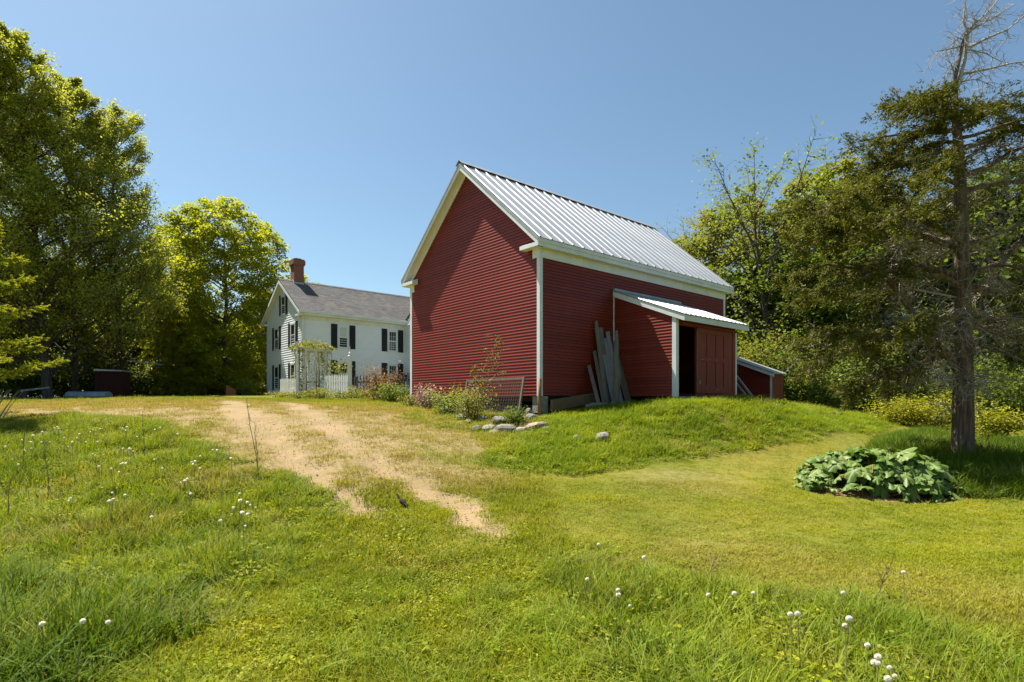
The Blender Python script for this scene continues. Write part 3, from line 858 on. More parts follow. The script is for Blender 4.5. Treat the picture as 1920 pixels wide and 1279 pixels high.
hs = MB().box(-0.12, -0.001, 0.12, HL, -0.3, hroof(0) - 0.1).build('side_wall', M['house_white'], house)
lapped('siding', lambda z: 0.11, lambda z: HL, -0.1, HZE - 0.55, 0.155, 0.034, M['house_white'], hs, rot=math.pi/2)
MB().box(-HW, -HW + 0.12, 0.12, HL + 3, -0.3, hroof(0) - 0.1).build('far_wall', M['house_white'], house)
MB().box(-HW + 0.05, -0.05, HL + 2.9, HL + 3.0, -0.3, hroof(0)).build('rear_wall', M['house_white'], house)
for cx in (0.0, -HW):
    b = MB(); x0, x1 = (cx - 0.11, cx + 0.022) if cx == 0 else (cx - 0.022, cx + 0.11)
    b.box(x0, x1, -0.022, -0.0005, -0.15, hroof(0) - 0.2)
    if cx == 0: b.box(0.0005, 0.022, 0.0, 0.11, -0.15, hroof(0) - 0.2)
    b.build('corner_board', M['white'], house)
# roof of stepped shingle courses
RL = HL + 3.2
rf = MB().prism([(-HW/2, HZR - 0.045), (HE, HZE - 0.045), (HE, HZE - 0.085), (-HW/2, HZR - 0.09), (-HW - HE, HZE - 0.085), (-HW - HE, HZE - 0.045)], 'y', -HOV + 0.01, RL)
hroof_o = rf.build('roof', M['shingle'], house)
for s in (-1, 1):
    b = MB(); nc = 34
    for i in range(nc):
        t0, t1 = i/nc, (i + 1)/nc + 0.012
        xa = HE + 0.03 - (HW/2 + HE + 0.03)*t0; xb = HE + 0.03 - (HW/2 + HE + 0.03)*min(t1, 1)
        za = HZE - 0.02 + (HZR - HZE + 0.02)*t0 + 0.014; zb = HZE - 0.02 + (HZR - HZE + 0.02)*min(t1, 1)
        if s < 0: xa, xb = -HW - xa, -HW - xb
        b.add([(xa, -HOV, za), (xa, RL, za), (xb, RL, zb), (xb, -HOV, zb), (xa, -HOV, za - 0.016), (xa, RL, za - 0.016)],
              [(0, 1, 2, 3) if s > 0 else (3, 2, 1, 0), (4, 5, 1, 0) if s > 0 else (0, 1, 5, 4)])
    o = b.build('shingle_course', M['shingle'], hroof_o); o['kind'] = 'stuff'
MB().prism([(-HW/2 - 0.16, HZR - 0.075), (-HW/2, HZR + 0.045), (-HW/2 + 0.16, HZR - 0.075), (-HW/2, HZR + 0.02)], 'y', -HOV, RL).build('ridge_cap', M['shingle'], hroof_o)
for s in (-1, 1):
    xe = -HW/2 + s*(HW/2 + HE)
    poly = lambda t, b2: [(-HW/2, HZR - t), (xe, hroof(xe) - t), (xe, hroof(xe) - b2), (-HW/2, HZR - b2)]
    MB().prism(poly(0.09, 0.30), 'y', -HOV + 0.001, -HOV + 0.03).build('rake_board', M['white'], house)
    MB().prism(poly(0.20, 0.22), 'y', -HOV + 0.031, -0.035).build('rake_soffit', M['soffit'], house)
    MB().prism([(-HW/2, HZR - 0.16), (-HW/2 + s*HW/2, hroof(0) - 0.16), (-HW/2 + s*HW/2, hroof(0) - 0.40), (-HW/2, HZR - 0.40)], 'y', -0.033, -0.017).build('rake_frieze', M['white'], house)
    sx = lambda t: -HW/2 + s*(HW/2 + t)
    def hbx(name, a, b2, y0, y1, z0, z1, mat):
        xa, xb = sorted((sx(a), sx(b2)))
        return MB().box(xa, xb, y0, y1, z0, z1).build(name, mat, house)
    ye = HL - 0.0
    hbx('gutter', HE - 0.05, HE + 0.075, -HOV + 0.03, ye, HZE - 0.15, HZE - 0.02, M['white'])
    hbx('fascia', HE - 0.08, HE - 0.052, -HOV + 0.03, ye, HZE - 0.28, HZE - 0.09, M['white'])
    hbx('soffit', 0.0, HE - 0.081, -HOV + 0.03, ye, HZE - 0.27, HZE - 0.25, M['soffit'])
    hbx('frieze', 0.001, 0.03, -0.0, ye, HZE - 0.56, HZE - 0.271, M['white'])
    hbx('cornice_return', -0.35, HE - 0.06, -HOV + 0.032, -0.034, HZE - 0.34, HZE - 0.22, M['white'])
# downspout at the near corner
MB().tube([(HE + 0.0, 0.05, HZE - 0.14), (HE - 0.02, 0.10, HZE - 0.28), (0.08, 0.20, HZE - 0.55), (0.07, 0.2, HZE - 0.75), (0.07, 0.2, 0.1)], [0.045]*5, 8).build('downspout', M['white'], house)
# chimney
CHX, CHY = -HW/2, 0.95
ch = MB()
ch.box(CHX - 0.34, CHX + 0.34, CHY - 0.34, CHY + 0.34, HZR - 0.9, HZR + 1.05)
ch.box(CHX - 0.38, CHX + 0.38, CHY - 0.38, CHY + 0.38, HZR + 1.051, HZR + 1.12)
ch.box(CHX - 0.42, CHX + 0.42, CHY - 0.42, CHY + 0.42, HZR + 1.121, HZR + 1.42)
ch.box(CHX - 0.37, CHX + 0.37, CHY - 0.37, CHY + 0.37, HZR + 1.421, HZR + 1.50)
chim = ch.build('chimney', M['brick'], house)
MB().box(CHX - 0.20, CHX + 0.20, CHY - 0.20, CHY + 0.20, HZR + 1.501, HZR + 1.58).build('flue', M['brown_wood'], chim)
MB().prism([(CHX - 0.355, HZR - 0.33), (CHX + 0.355, HZR - 0.33), (CHX + 0.355, HZR - 0.12), (CHX, HZR + 0.13), (CHX - 0.355, HZR - 0.12)], 'y', CHY - 0.356, CHY + 0.356).build('flashing', M['roof_grey'], chim)

# windows: frame, two sashes, panes and muntins; shutters beside them
def window(face, c, z0, z1, w, six=True, shut=True, blind=False, sh_w=0.43):
    """face 'side' lies in x=0 and looks +x, 'gable' in y=0 and looks -y; c is the centre along the wall"""
    rz = math.pi/2 if face == 'side' else 0.0
    loc = (0, c, z0) if face == 'side' else (c, 0, z0)
    h = z1 - z0; t = 0.085
    wn_ = MB().box(-w/2, w/2, -0.012, -0.004, 0, h).build('window', M['dark'], house, loc=loc, rot=(0, 0, rz))
    fr = MB()
    fr.box(-w/2 - t, -w/2 - 0.0, -0.055, -0.003, 0, h).box(w/2, w/2 + t, -0.055, -0.003, 0, h)
    fr.box(-w/2 - t - 0.03, w/2 + t + 0.03, -0.062, -0.003, h, h + 0.12)
    fr.build('frame', M['white'], wn_)
    MB().box(-w/2 - t - 0.03, w/2 + t + 0.03, -0.085, -0.003, -0.06, 0).build('sill', M['white'], wn_)
    for k in range(2):
        za = k*h/2; zb = (k + 1)*h/2; yy = -0.030 - 0.008*k
        s_ = MB(); s = 0.04
        s_.box(-w/2, -w/2 + s, yy - 0.012, yy, za, zb).box(w/2 - s, w/2, yy - 0.012, yy, za, zb)
        s_.box(-w/2 + s, w/2 - s, yy - 0.012, yy, za, za + s).box(-w/2 + s, w/2 - s, yy - 0.012, yy, zb - s, zb)
        if six:
            for q in (1, 2): s_.box(-w/2 + s + (w - 2*s)*q/3 - 0.009, -w/2 + s + (w - 2*s)*q/3 + 0.009, yy - 0.010, yy, za + s, zb - s)
            s_.box(-w/2 + s, w/2 - s, yy - 0.0095, yy, (za + zb)/2 - 0.009, (za + zb)/2 + 0.009)
        s_.build('sash', M['white'], wn_)
        MB().box(-w/2 + 0.01, w/2 - 0.01, yy + 0.001, yy + 0.006, za + 0.01, zb - 0.01).build('pane', M['shade_cloth'] if (blind and k == 1) else M['glass'], wn_)
    if shut:
        for s in (-1, 1):
            x0 = s*(w/2 + t + 0.05); xa, xb = sorted((x0, x0 + s*sh_w))
            so = MB().box(xa, xb, -0.050, -0.018, -0.06, h + 0.15).build('shutter', M['black'], house, loc=loc, rot=(0, 0, rz))
            nsl = 22; sl = MB()
            for q in range(nsl):
                za = 0.04 + (h + 0.0)*q/nsl
                sl.add([(xa + 0.05, -0.051, za), (xb - 0.05, -0.051, za), (xb - 0.05, -0.064, za + 0.004), (xa + 0.05, -0.064, za + 0.004), (xa + 0.05, -0.051, za + h/nsl*0.9), (xb - 0.05, -0.051, za + h/nsl*0.9)],
                       [(0, 1, 2, 3)[::-1], (3, 2, 5, 4)[::-1]])
            q = sl.build('louvre', M['black'], so); q['kind'] = 'stuff'
for (c, blind) in ((2.80, True), (6.52, False)):
    window('side', c, hz(3.88), hz(5.28), 0.60, six=not blind, blind=blind)
    window('side', c, hz(1.42), hz(2.86), 0.60)
for c in (-1.5, -4.65):
    window('gable', c, hz(3.95), hz(5.35), 0.70, six=False, sh_w=0.36)
    window('gable', c, hz(1.15), hz(2.70), 0.70, six=False, sh_w=0.36)
window('gable', -3.30, hz(6.25), hz(7.45), 0.62, six=False, sh_w=0.34)
# ell at the far end: gable front with a small pediment, mostly behind the barn
EW = 5.2
ell = MB().prism([(0.001, -0.3), (EW, -0.3), (EW, HZE - 0.2), (EW/2, HZE + 1.5), (0.001, HZE - 0.2)], 'y', HL + 0.002, HL + 0.1).build('ell_wall', M['house_white'], house)
lapped('siding', lambda z: 0.06, lambda z: EW, -0.1, HZE - 0.5, 0.155, 0.034, M['house_white'], ell, loc=(0, HL + 0.001, 0))
MB().box(0.03, EW + 0.3, HL - 0.12, HL, HZE - 0.33, HZE - 0.24).build('ell_cornice', M['white'], house)
MB().prism([(0.0, HZE - 0.15), (EW/2, HZE + 1.60), (EW + 0.3, HZE - 0.3), (EW + 0.3, HZE - 0.24), (EW/2, HZE + 1.68), (0.0, HZE - 0.08)], 'y', HL - 0.10, HL + 5).build('ell_roof', M['shingle'], house)
MB().box(EW - 0.1, EW, HL + 0.1, HL + 5, -0.3, HZE - 0.3).build('ell_side_wall', M['house_white'], house)
MB().box(0.35, 0.62, HL - 0.42, HL - 0.03, hz(1.9), hz(2.2)).build('porch_lamp', M['black'], house)
# ------------------------------------------------------------------ grass (scattered clumps)
def blades_mesh(name, n, rad, hmin, hmax, w, bend, mat, seed, segs=2, flat=0.0):
    """a clump of n curved blades"""
    rg = np.random.default_rng(seed)
    V = []; F = []; T = []
    for i in range(n):
        a = rg.uniform(0, 2*np.pi); r = rad*np.sqrt(rg.uniform()); x, y = r*np.cos(a), r*np.sin(a)
        h = rg.uniform(hmin, hmax); b = rg.uniform(0, 2*np.pi); ben = rg.uniform(0.2, 1.0)*bend*h
        ww = w*rg.uniform(0.7, 1.3); c = b + np.pi/2 + rg.uniform(-0.5, 0.5)
        dx, dy = np.cos(b), np.sin(b); sx, sy = np.cos(c)*ww/2, np.sin(c)*ww/2
        t0 = rg.uniform(0, 0.75); base = len(V)
        for s in range(segs + 1):
            t = s/segs; off = ben*t**1.8; z = h*(t - 0.35*min(1, ben/h)*t**2.2)
            k = (1 - t**1.5)*0.9 + 0.1
            V.append((x + dx*off - sx*k, y + dy*off - sy*k, z)); V.append((x + dx*off + sx*k, y + dy*off + sy*k, z))
            T += [t0*0.6 + 0.4*t]*2
        for s in range(segs):
            q = base + 2*s; F.append((q, q + 1, q + 3, q + 2))
    return np_mesh(name, np.array(V), np.array(F), mat, {'tint': np.array(T)})
def weed_mesh(name, n, rad, hmax, size, mat, seed):
    """low broad-leaved weeds: small rounded leaves held nearly flat"""
    rg = np.random.default_rng(seed); V = []; F = []; T = []
    for i in range(n):
        a = rg.uniform(0, 2*np.pi); r = rad*np.sqrt(rg.uniform()); c = np.array([r*np.cos(a), r*np.sin(a), rg.uniform(0.25, 1)*hmax*(1 - 0.5*r/rad)])
        d = rg.normal(size=3)*np.array([1, 1, 0.3]); d /= np.linalg.norm(d)
        nrm = np.array([0, 0, 1.0]) + rg.normal(size=3)*0.4; s = np.cross(d, nrm); s /= np.linalg.norm(s); L = size*rg.uniform(0.6, 1.2)
        b = len(V); t = rg.uniform()
        for p in (c - d*L*0.5, c + s*L*0.36 - d*L*0.1, c + d*L*0.5, c - s*L*0.36 - d*L*0.1): V.append(p); T.append(t)
        F.append((b, b+1, b+2, b+3))
    return np_mesh(name, np.array(V), np.array(F), mat, {'tint': np.array(T)})

M['lawn'] = mat_grass('lawn_blade', (0.14, 0.175, 0.004), (0.305, 0.34, 0.016), (0.32, 0.25, 0.09), 0.36)
M['tall'] = mat_grass('tall_grass_blade', (0.075, 0.130, 0.005), (0.265, 0.35, 0.024), (0.34, 0.26, 0.10), 0.4)
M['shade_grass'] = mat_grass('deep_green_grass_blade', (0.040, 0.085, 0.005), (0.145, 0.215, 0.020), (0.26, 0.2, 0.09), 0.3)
M['weed'] = mat_grass('broad_weed_leaf', (0.115, 0.165, 0.005), (0.33, 0.37, 0.022), (0.30, 0.225, 0.07), 0.36)

def source(name, mesh):
    o = bpy.data.objects.new(name, mesh); return o
def collect(name, objs):
    c = bpy.data.collections.new(name)
    for o in objs: c.objects.link(o)
    return c
CL_LAWN = collect('lawn_clumps', [source('lawn_clump', blades_mesh('lawn_clump', 46, 0.15, 0.025, 0.065, 0.0065, 0.9, M['lawn'], 100 + i)) for i in range(4)]
                  + [source('weed_clump', weed_mesh('weed_clump', 44, 0.14, 0.05, 0.025, M['weed'], 120 + i)) for i in range(2)])
CL_TALL = collect('tall_clumps', [source('tall_clump', blades_mesh('tall_clump', 44, 0.16, 0.09, 0.34, 0.0085, 0.55 + 0.15*i, M['tall'], 140 + i, 4)) for i in range(4)]
                  + [source('tall_weed', weed_mesh('tall_weed', 60, 0.15, 0.20, 0.042, M['weed'], 150)), source('tall_dark', blades_mesh('tall_dark', 40, 0.15, 0.12, 0.32, 0.009, 0.7, M['shade_grass'], 151, 4))])
CL_COARSE = collect('coarse_clumps', [source('coarse_clump', blades_mesh('coarse_clump', 26, 0.13, 0.05, 0.15, 0.009, 1.3, M['weed'], 210 + i, 3)) for i in range(3)]
                  + [source('bent_clump', blades_mesh('bent_clump', 22, 0.15, 0.14, 0.26, 0.008, 1.9, M['tall'], 220 + i, 4)) for i in range(2)]
                  + [source('rosette', weed_mesh('rosette', 26, 0.12, 0.09, 0.045, M['weed'], 230))])
CL_BANK = collect('bank_clumps', [source('bank_clump', blades_mesh('bank_clump', 40, 0.17, 0.10, 0.28, 0.010, 0.9, M['tall'], 160 + i, 3)) for i in range(4)]
                  + [source('bank_weed', weed_mesh('bank_weed', 34, 0.16, 0.16, 0.05, M['weed'], 170))])
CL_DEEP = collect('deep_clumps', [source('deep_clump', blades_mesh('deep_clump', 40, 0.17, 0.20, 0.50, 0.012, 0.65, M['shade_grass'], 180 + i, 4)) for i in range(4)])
CL_STRAW = collect('straw_clumps', [source('straw_clump', blades_mesh('straw_clump', 26, 0.17, 0.02, 0.07, 0.006, 1.5, M['lawn'], 200 + i)) for i in range(3)])

def scatter_group(coll):
    ng = bpy.data.node_groups.new('scatter_' + coll.name, 'GeometryNodeTree')
    ng.interface.new_socket('Geometry', in_out='INPUT', socket_type='NodeSocketGeometry')
    ng.interface.new_socket('Geometry', in_out='OUTPUT', socket_type='NodeSocketGeometry')
    gi = ng.nodes.new('NodeGroupInput'); go = ng.nodes.new('NodeGroupOutput')
    ci = ng.nodes.new('GeometryNodeCollectionInfo'); ci.inputs['Collection'].default_value = coll
    ci.inputs['Separate Children'].default_value = True; ci.inputs['Reset Children'].default_value = True
    ip = ng.nodes.new('GeometryNodeInstanceOnPoints'); ip.inputs['Pick Instance'].default_value = True
    def na(n, t):
        x = ng.nodes.new('GeometryNodeInputNamedAttribute'); x.data_type = t; x.inputs[0].default_value = n; return x.outputs[0]
    L = ng.links.new
    L(gi.outputs[0], ip.inputs['Points']); L(ci.outputs[0], ip.inputs['Instance'])
    L(na('pick', 'INT'), ip.inputs['Instance Index'])
    er = ng.nodes.new('FunctionNodeEulerToRotation'); L(na('turn', 'FLOAT_VECTOR'), er.inputs[0]); L(er.outputs[0], ip.inputs['Rotation'])
    L(na('size', 'FLOAT_VECTOR'), ip.inputs['Scale'])
    L(ip.outputs[0], go.inputs[0])
    return ng
def scatter(name, coll, x, y, size, dry, pick, label, cat, lean=0.12, dz=-0.01):
    n = len(x); z = gz(x, y) + dz
    me = bpy.data.meshes.new(name); me.vertices.add(n)
    me.vertices.foreach_set('co', np.stack([x, y, z], -1).astype(np.float32).ravel())
    def at(nm, t, key, val):
        a = me.attributes.new(nm, t, 'POINT'); a.data.foreach_set(key, np.ascontiguousarray(val).ravel())
    at('pick', 'INT', 'value', pick.astype(np.int32)); at('dry', 'FLOAT', 'value', dry.astype(np.float32))
    tr = np.stack([RNG.normal(0, lean, n), RNG.normal(0, lean, n), RNG.uniform(0, 6.283, n)], -1)
    at('turn', 'FLOAT_VECTOR', 'vector', tr.astype(np.float32))
    if size.ndim == 1: size = np.stack([size]*3, -1)
    at('size', 'FLOAT_VECTOR', 'vector', size.astype(np.float32))
    o = link(name, me); md = o.modifiers.new('scatter', 'NODES'); md.node_group = scatter_group(coll)
    return tag(o, label, cat, kind='stuff')

def frustum_points(n, y0, y1, margin=1.0, power=1.0):
    """points over the ground in view, even per square metre when power is 1"""
    t = RNG.uniform(size=n)
    y = np.sqrt(y0**2 + t*(y1**2 - y0**2)) if power == 1.0 else y0*(y1/y0)**t
    x = RNG.uniform(-1, 1, n)*(0.91*y + margin)
    return x, y
def in_barn(x, y):
    dx = x - BC.x; dy = y - BC.y
    lx = dx*BX.x + dy*BX.y; ly = dx*BY.x + dy*BY.y
    a = (lx > -W_ - 0.05) & (lx < 0.05) & (ly > -0.05) & (ly < L_)
    return a | ((lx >= 0) & (lx < LX + 0.05) & (ly > LY0 - 0.03) & (ly < LY1))
def zone(x, y):
    ml = sdist(x, y, POLY_MEADOW_L); mr = sdist(x, y, POLY_MEADOW_R); bk = sdist(x, y, POLY_BANK); tr = sdist(x, y, POLY_TREE)
    return ml, mr, bk, tr

# lawn
x1, y1 = frustum_points(15000, 2.6, 9.0); x2, y2 = frustum_points(26000, 9.0, 26.0); x3, y3 = frustum_points(9000, 2.6, 6.0, 0.5)
x = np.r_[x1, x2, x3]; y = np.r_[y1, y2, y3]
ml, mr, bk, tr = zone(x, y); dirt, straw = masks(x, y)
keep = (ml < 0.25) & (mr < 0.2) & (bk < 0.05) & (tr < 0.1) & ~in_barn(x, y) & (RNG.uniform(size=len(x)) > dirt*1.25 + 0.35*(straw > 0.5)*(y < 16)) & (np.hypot((x - RH.x)*0.80, (y - RH.y + 0.06)*1.25) > 0.92)
gap = sstep(0.42, 0.22, vnoise(x, y, 0.28, 81))*sstep(9.5, 5.0, y)*sstep(2.8, 1.0, np.abs(x + 0.1*y - 0.1))
keep &= RNG.uniform(size=len(x)) > gap*0.75
x, y, straw = x[keep], y[keep], straw[keep]
n = len(x); weedy = vnoise(x, y, 0.8, 9)*sstep(9.0, 4.5, y)*sstep(3.5, 0.5, np.abs(x + 0.3))
pk = np.where(RNG.uniform(size=n) < weedy*0.6, 4 + RNG.integers(0, 2, n), RNG.integers(0, 4, n))
dry = np.clip(straw*0.9 + RNG.normal(0.10, 0.13, n) + 0.45*(vnoise(x, y, 1.7, 5) - 0.45)*(x > 0.5), 0, 1)
tuft = sstep(0.62, 0.85, vnoise(x, y, 0.6, 12))
sz = RNG.uniform(0.75, 1.25, n)*(1 + 0.5*tuft*(x < 1.5))
sz = np.stack([sz, sz, sz*np.where((x > 0.6) & (y > 4.5), 0.48, 0.95)], -1)
scatter('lawn_grass', CL_LAWN, x, y, sz, dry, pk, 'short mown yellow green lawn grass across the middle of the yard', 'grass')
# straw and thin dry grass over the worn ground
x, y = frustum_points(16000, 7.5, 26.0); dirt, straw = masks(x, y); ml, mr, bk, tr = zone(x, y)
keep = (straw > 0.35) & (ml < 0.1) & (bk < 0) & (tr < 0) & ~in_barn(x, y) & (RNG.uniform(size=len(x)) > dirt*1.1)
x, y, straw = x[keep], y[keep], straw[keep]; n = len(x)
scatter('dry_grass', CL_STRAW, x, y, RNG.uniform(0.7, 1.5, n), np.clip(RNG.normal(0.78, 0.22, n), 0, 1), RNG.integers(0, 3, n), 'straw coloured dry grass beside the sandy track', 'grass', 0.2)
# meadows with long grass
def meadow(poly, name, label, per_m2, hs, edge=0.5, dens_fn=None, coll=CL_TALL, npick=6, dry0=0.10, dryn=0.16, ysplit=None):
    lo = poly.min(0); hi = poly.max(0); A = (hi[0]-lo[0])*(hi[1]-lo[1])
    n = int(A*per_m2); x = RNG.uniform(lo[0], hi[0], n); y = RNG.uniform(lo[1], hi[1], n)
    sd = sdist(x, y, poly)
    keep = (sd > -0.12) & (np.abs(x) < 0.95*y + 2.5) & ~in_barn(x, y)
    if dens_fn is not None: keep &= RNG.uniform(size=n) < dens_fn(x, y)
    x, y, sd = x[keep], y[keep], sd[keep]; n = len(x)
    h = hs*(0.45 + 0.55*sstep(-0.1, edge, sd))*RNG.uniform(0.7, 1.25, n)*(0.65 + 0.7*vnoise(x, y, 0.9, 21))
    dry = np.clip(RNG.normal(dry0, dryn, n) + 0.5*sstep(0.6, 0.9, vnoise(x, y, 1.1, 23))*(RNG.uniform(size=n) < 0.5), 0, 1)
    wd = RNG.uniform(0.8, 1.3, n)
    return scatter(name, coll, x, y, np.stack([wd, wd, h], -1), dry, RNG.integers(0, npick, n), label, 'grass', 0.16)
meadow(POLY_MEADOW_L, 'meadow_grass', 'long green meadow grass on the left slope beside the track', 100, 0.74, 0.6,
       lambda x, y: np.where(y > 9, 0.65, 1.0)*(0.2 + 1.0*vnoise(x, y, 0.6, 31)))
meadow(POLY_MEADOW_R, 'meadow_grass', 'long green grass in the bottom right corner of the yard', 120, 0.72, 0.45,
       lambda x, y: (0.5 + 0.7*vnoise(x, y, 0.6, 33)))
meadow(POLY_BANK, 'bank_grass', 'thick bright green grass covering the bank below the barn', 80, 0.72, 0.5,
       lambda x, y: (0.6 + 0.6*vnoise(x, y, 0.8, 35)), CL_BANK, 5, 0.03, 0.08)
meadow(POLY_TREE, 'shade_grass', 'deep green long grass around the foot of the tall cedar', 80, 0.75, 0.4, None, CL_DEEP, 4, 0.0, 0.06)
# coarse tufts and rosettes in the near lawn
x, y = frustum_points(3000, 2.6, 6.6, 0.3); ml, mr, bk, tr = zone(x, y); dirt, straw = masks(x, y)
k = sstep(2.6, 0.8, np.abs(x + 0.1*y - 0.1))*sstep(6.8, 4.6, y)*(0.1 + 1.0*vnoise(x, y, 0.4, 51))
keep = (ml < 0.1) & (mr < 0.1) & (RNG.uniform(size=len(x)) < k) & (dirt < 0.3)
x, y = x[keep], y[keep]; n = len(x)
scatter('coarse_grass', CL_COARSE, x, y, RNG.uniform(0.45, 1.0, n), np.clip(RNG.normal(0.06, 0.14, n), 0, 1), np.array([0, 1, 2, 5])[RNG.integers(0, 4, n)], 'coarse yellow green grass tufts and weeds in the near lawn', 'grass', 0.2)
# deep green coarse grass in the lower left corner
PL = np.array([tuple(p) for p in hits([(-150, 1080), (60, 1060), (240, 1110), (420, 1130), (330, 1200), (200, 1279)])] + [(-2.6, 2.2), (-6, 2.2)])
meadow(PL, 'deep_grass', 'deep green coarse grass in the lower left corner', 60, 0.62, 0.4, lambda x, y: 0.2 + 0.9*vnoise(x, y, 0.5, 61), CL_DEEP, 4, 0.02, 0.08)
# scrub and weeds at the foot of the gable
PG = np.vstack([hits([(760, 790), (830, 805), (900, 822), (960, 832), (1030, 812)]), [(0.75, 14.4), (-1.2, 16.9), (-3.2, 19.4)]])
meadow(PG, 'scrub', 'rough weeds and dry grass at the foot of the barn gable', 45, 0.62, 0.3, lambda x, y: 0.15 + 0.9*vnoise(x, y, 0.5, 63), CL_BANK, 5, 0.30, 0.28)
# loose gravel on the bare track
def pebble(seed):
    me = stone_mesh('pebble', 1.0, seed, M['dirt_stone'], 0.6); return source('pebble', me)
M['dirt_stone'] = mat_noise('track_gravel', (0.22, 0.165, 0.105), (0.40, 0.32, 0.22), 3, 0.9)
CL_PEB = collect('pebbles', [pebble(300 + i) for i in range(3)])
x, y = frustum_points(26000, 7.0, 20.0); dirt, straw = masks(x, y)
keep = (RNG.uniform(size=len(x)) < np.clip(dirt - 0.25, 0, 1)) & (np.abs(x) < 14); x, y, d0 = x[keep], y[keep], dirt[keep]; n = len(x)
scatter('gravel', CL_PEB, x, y, RNG.uniform(0.005, 0.015, n)*(1 + 0.4*(RNG.uniform(size=n) < 0.05)), np.zeros(n), RNG.integers(0, 3, n), 'loose gravel lying on the sandy track', 'gravel', 0.3, 0.0 - 0.04)
# ragged edges: longer tufts standing in the lawn and along the far edge of the yard
x, y = frustum_points(1500, 13, 26); ml, mr, bk, tr = zone(x, y); dirt, straw = masks(x, y)
keep = (bk < 0) & ~in_barn(x, y) & (vnoise(x, y, 1.6, 41) > 0.66) & (dirt < 0.2) & (x < 1)
x, y = x[keep], y[keep]; n = len(x)
scatter('grass_tufts', CL_BANK, x, y, RNG.uniform(0.5, 0.95, n), np.clip(RNG.normal(0.15, 0.2, n), 0, 1), RNG.integers(0, 4, n), 'scattered longer grass tufts on the upper yard', 'grass')

# ------------------------------------------------------------------ trees
def tubes_np(mb, path, r0, r1, n):
    m = len(path); mb.tube(path, [r0 + (r1 - r0)*i/(m - 1) for i in range(m)], n, cap=False)

def leaf_quads(C, size, aspect, flat, rg, tint, fold=0.0, along=None):
    """diamond leaves at centres C; flat 0..1 pulls the normals towards vertical"""
    n = len(C)
    nr = rg.normal(size=(n, 3)); nr[:, 2] = np.abs(nr[:, 2]) + flat*2.2; nr /= np.linalg.norm(nr, axis=1)[:, None]
    d = rg.normal(size=(n, 3)) if along is None else along + rg.normal(size=(n, 3))*0.35
    d -= nr*(d*nr).sum(1)[:, None]; d /= np.linalg.norm(d, axis=1)[:, None] + 1e-9
    s = np.cross(nr, d)
    L = (size*rg.uniform(0.6, 1.35, n))[:, None]; Wd = L*aspect
    V = np.stack([C - d*L*0.5, C + s*Wd*0.5 - d*L*0.06 + nr*L*fold, C + d*L*0.5, C - s*Wd*0.5 - d*L*0.06 + nr*L*fold], 1).reshape(-1, 3)
    F = np.arange(4*n).reshape(n, 4)
    return V, F, np.repeat(tint, 4)

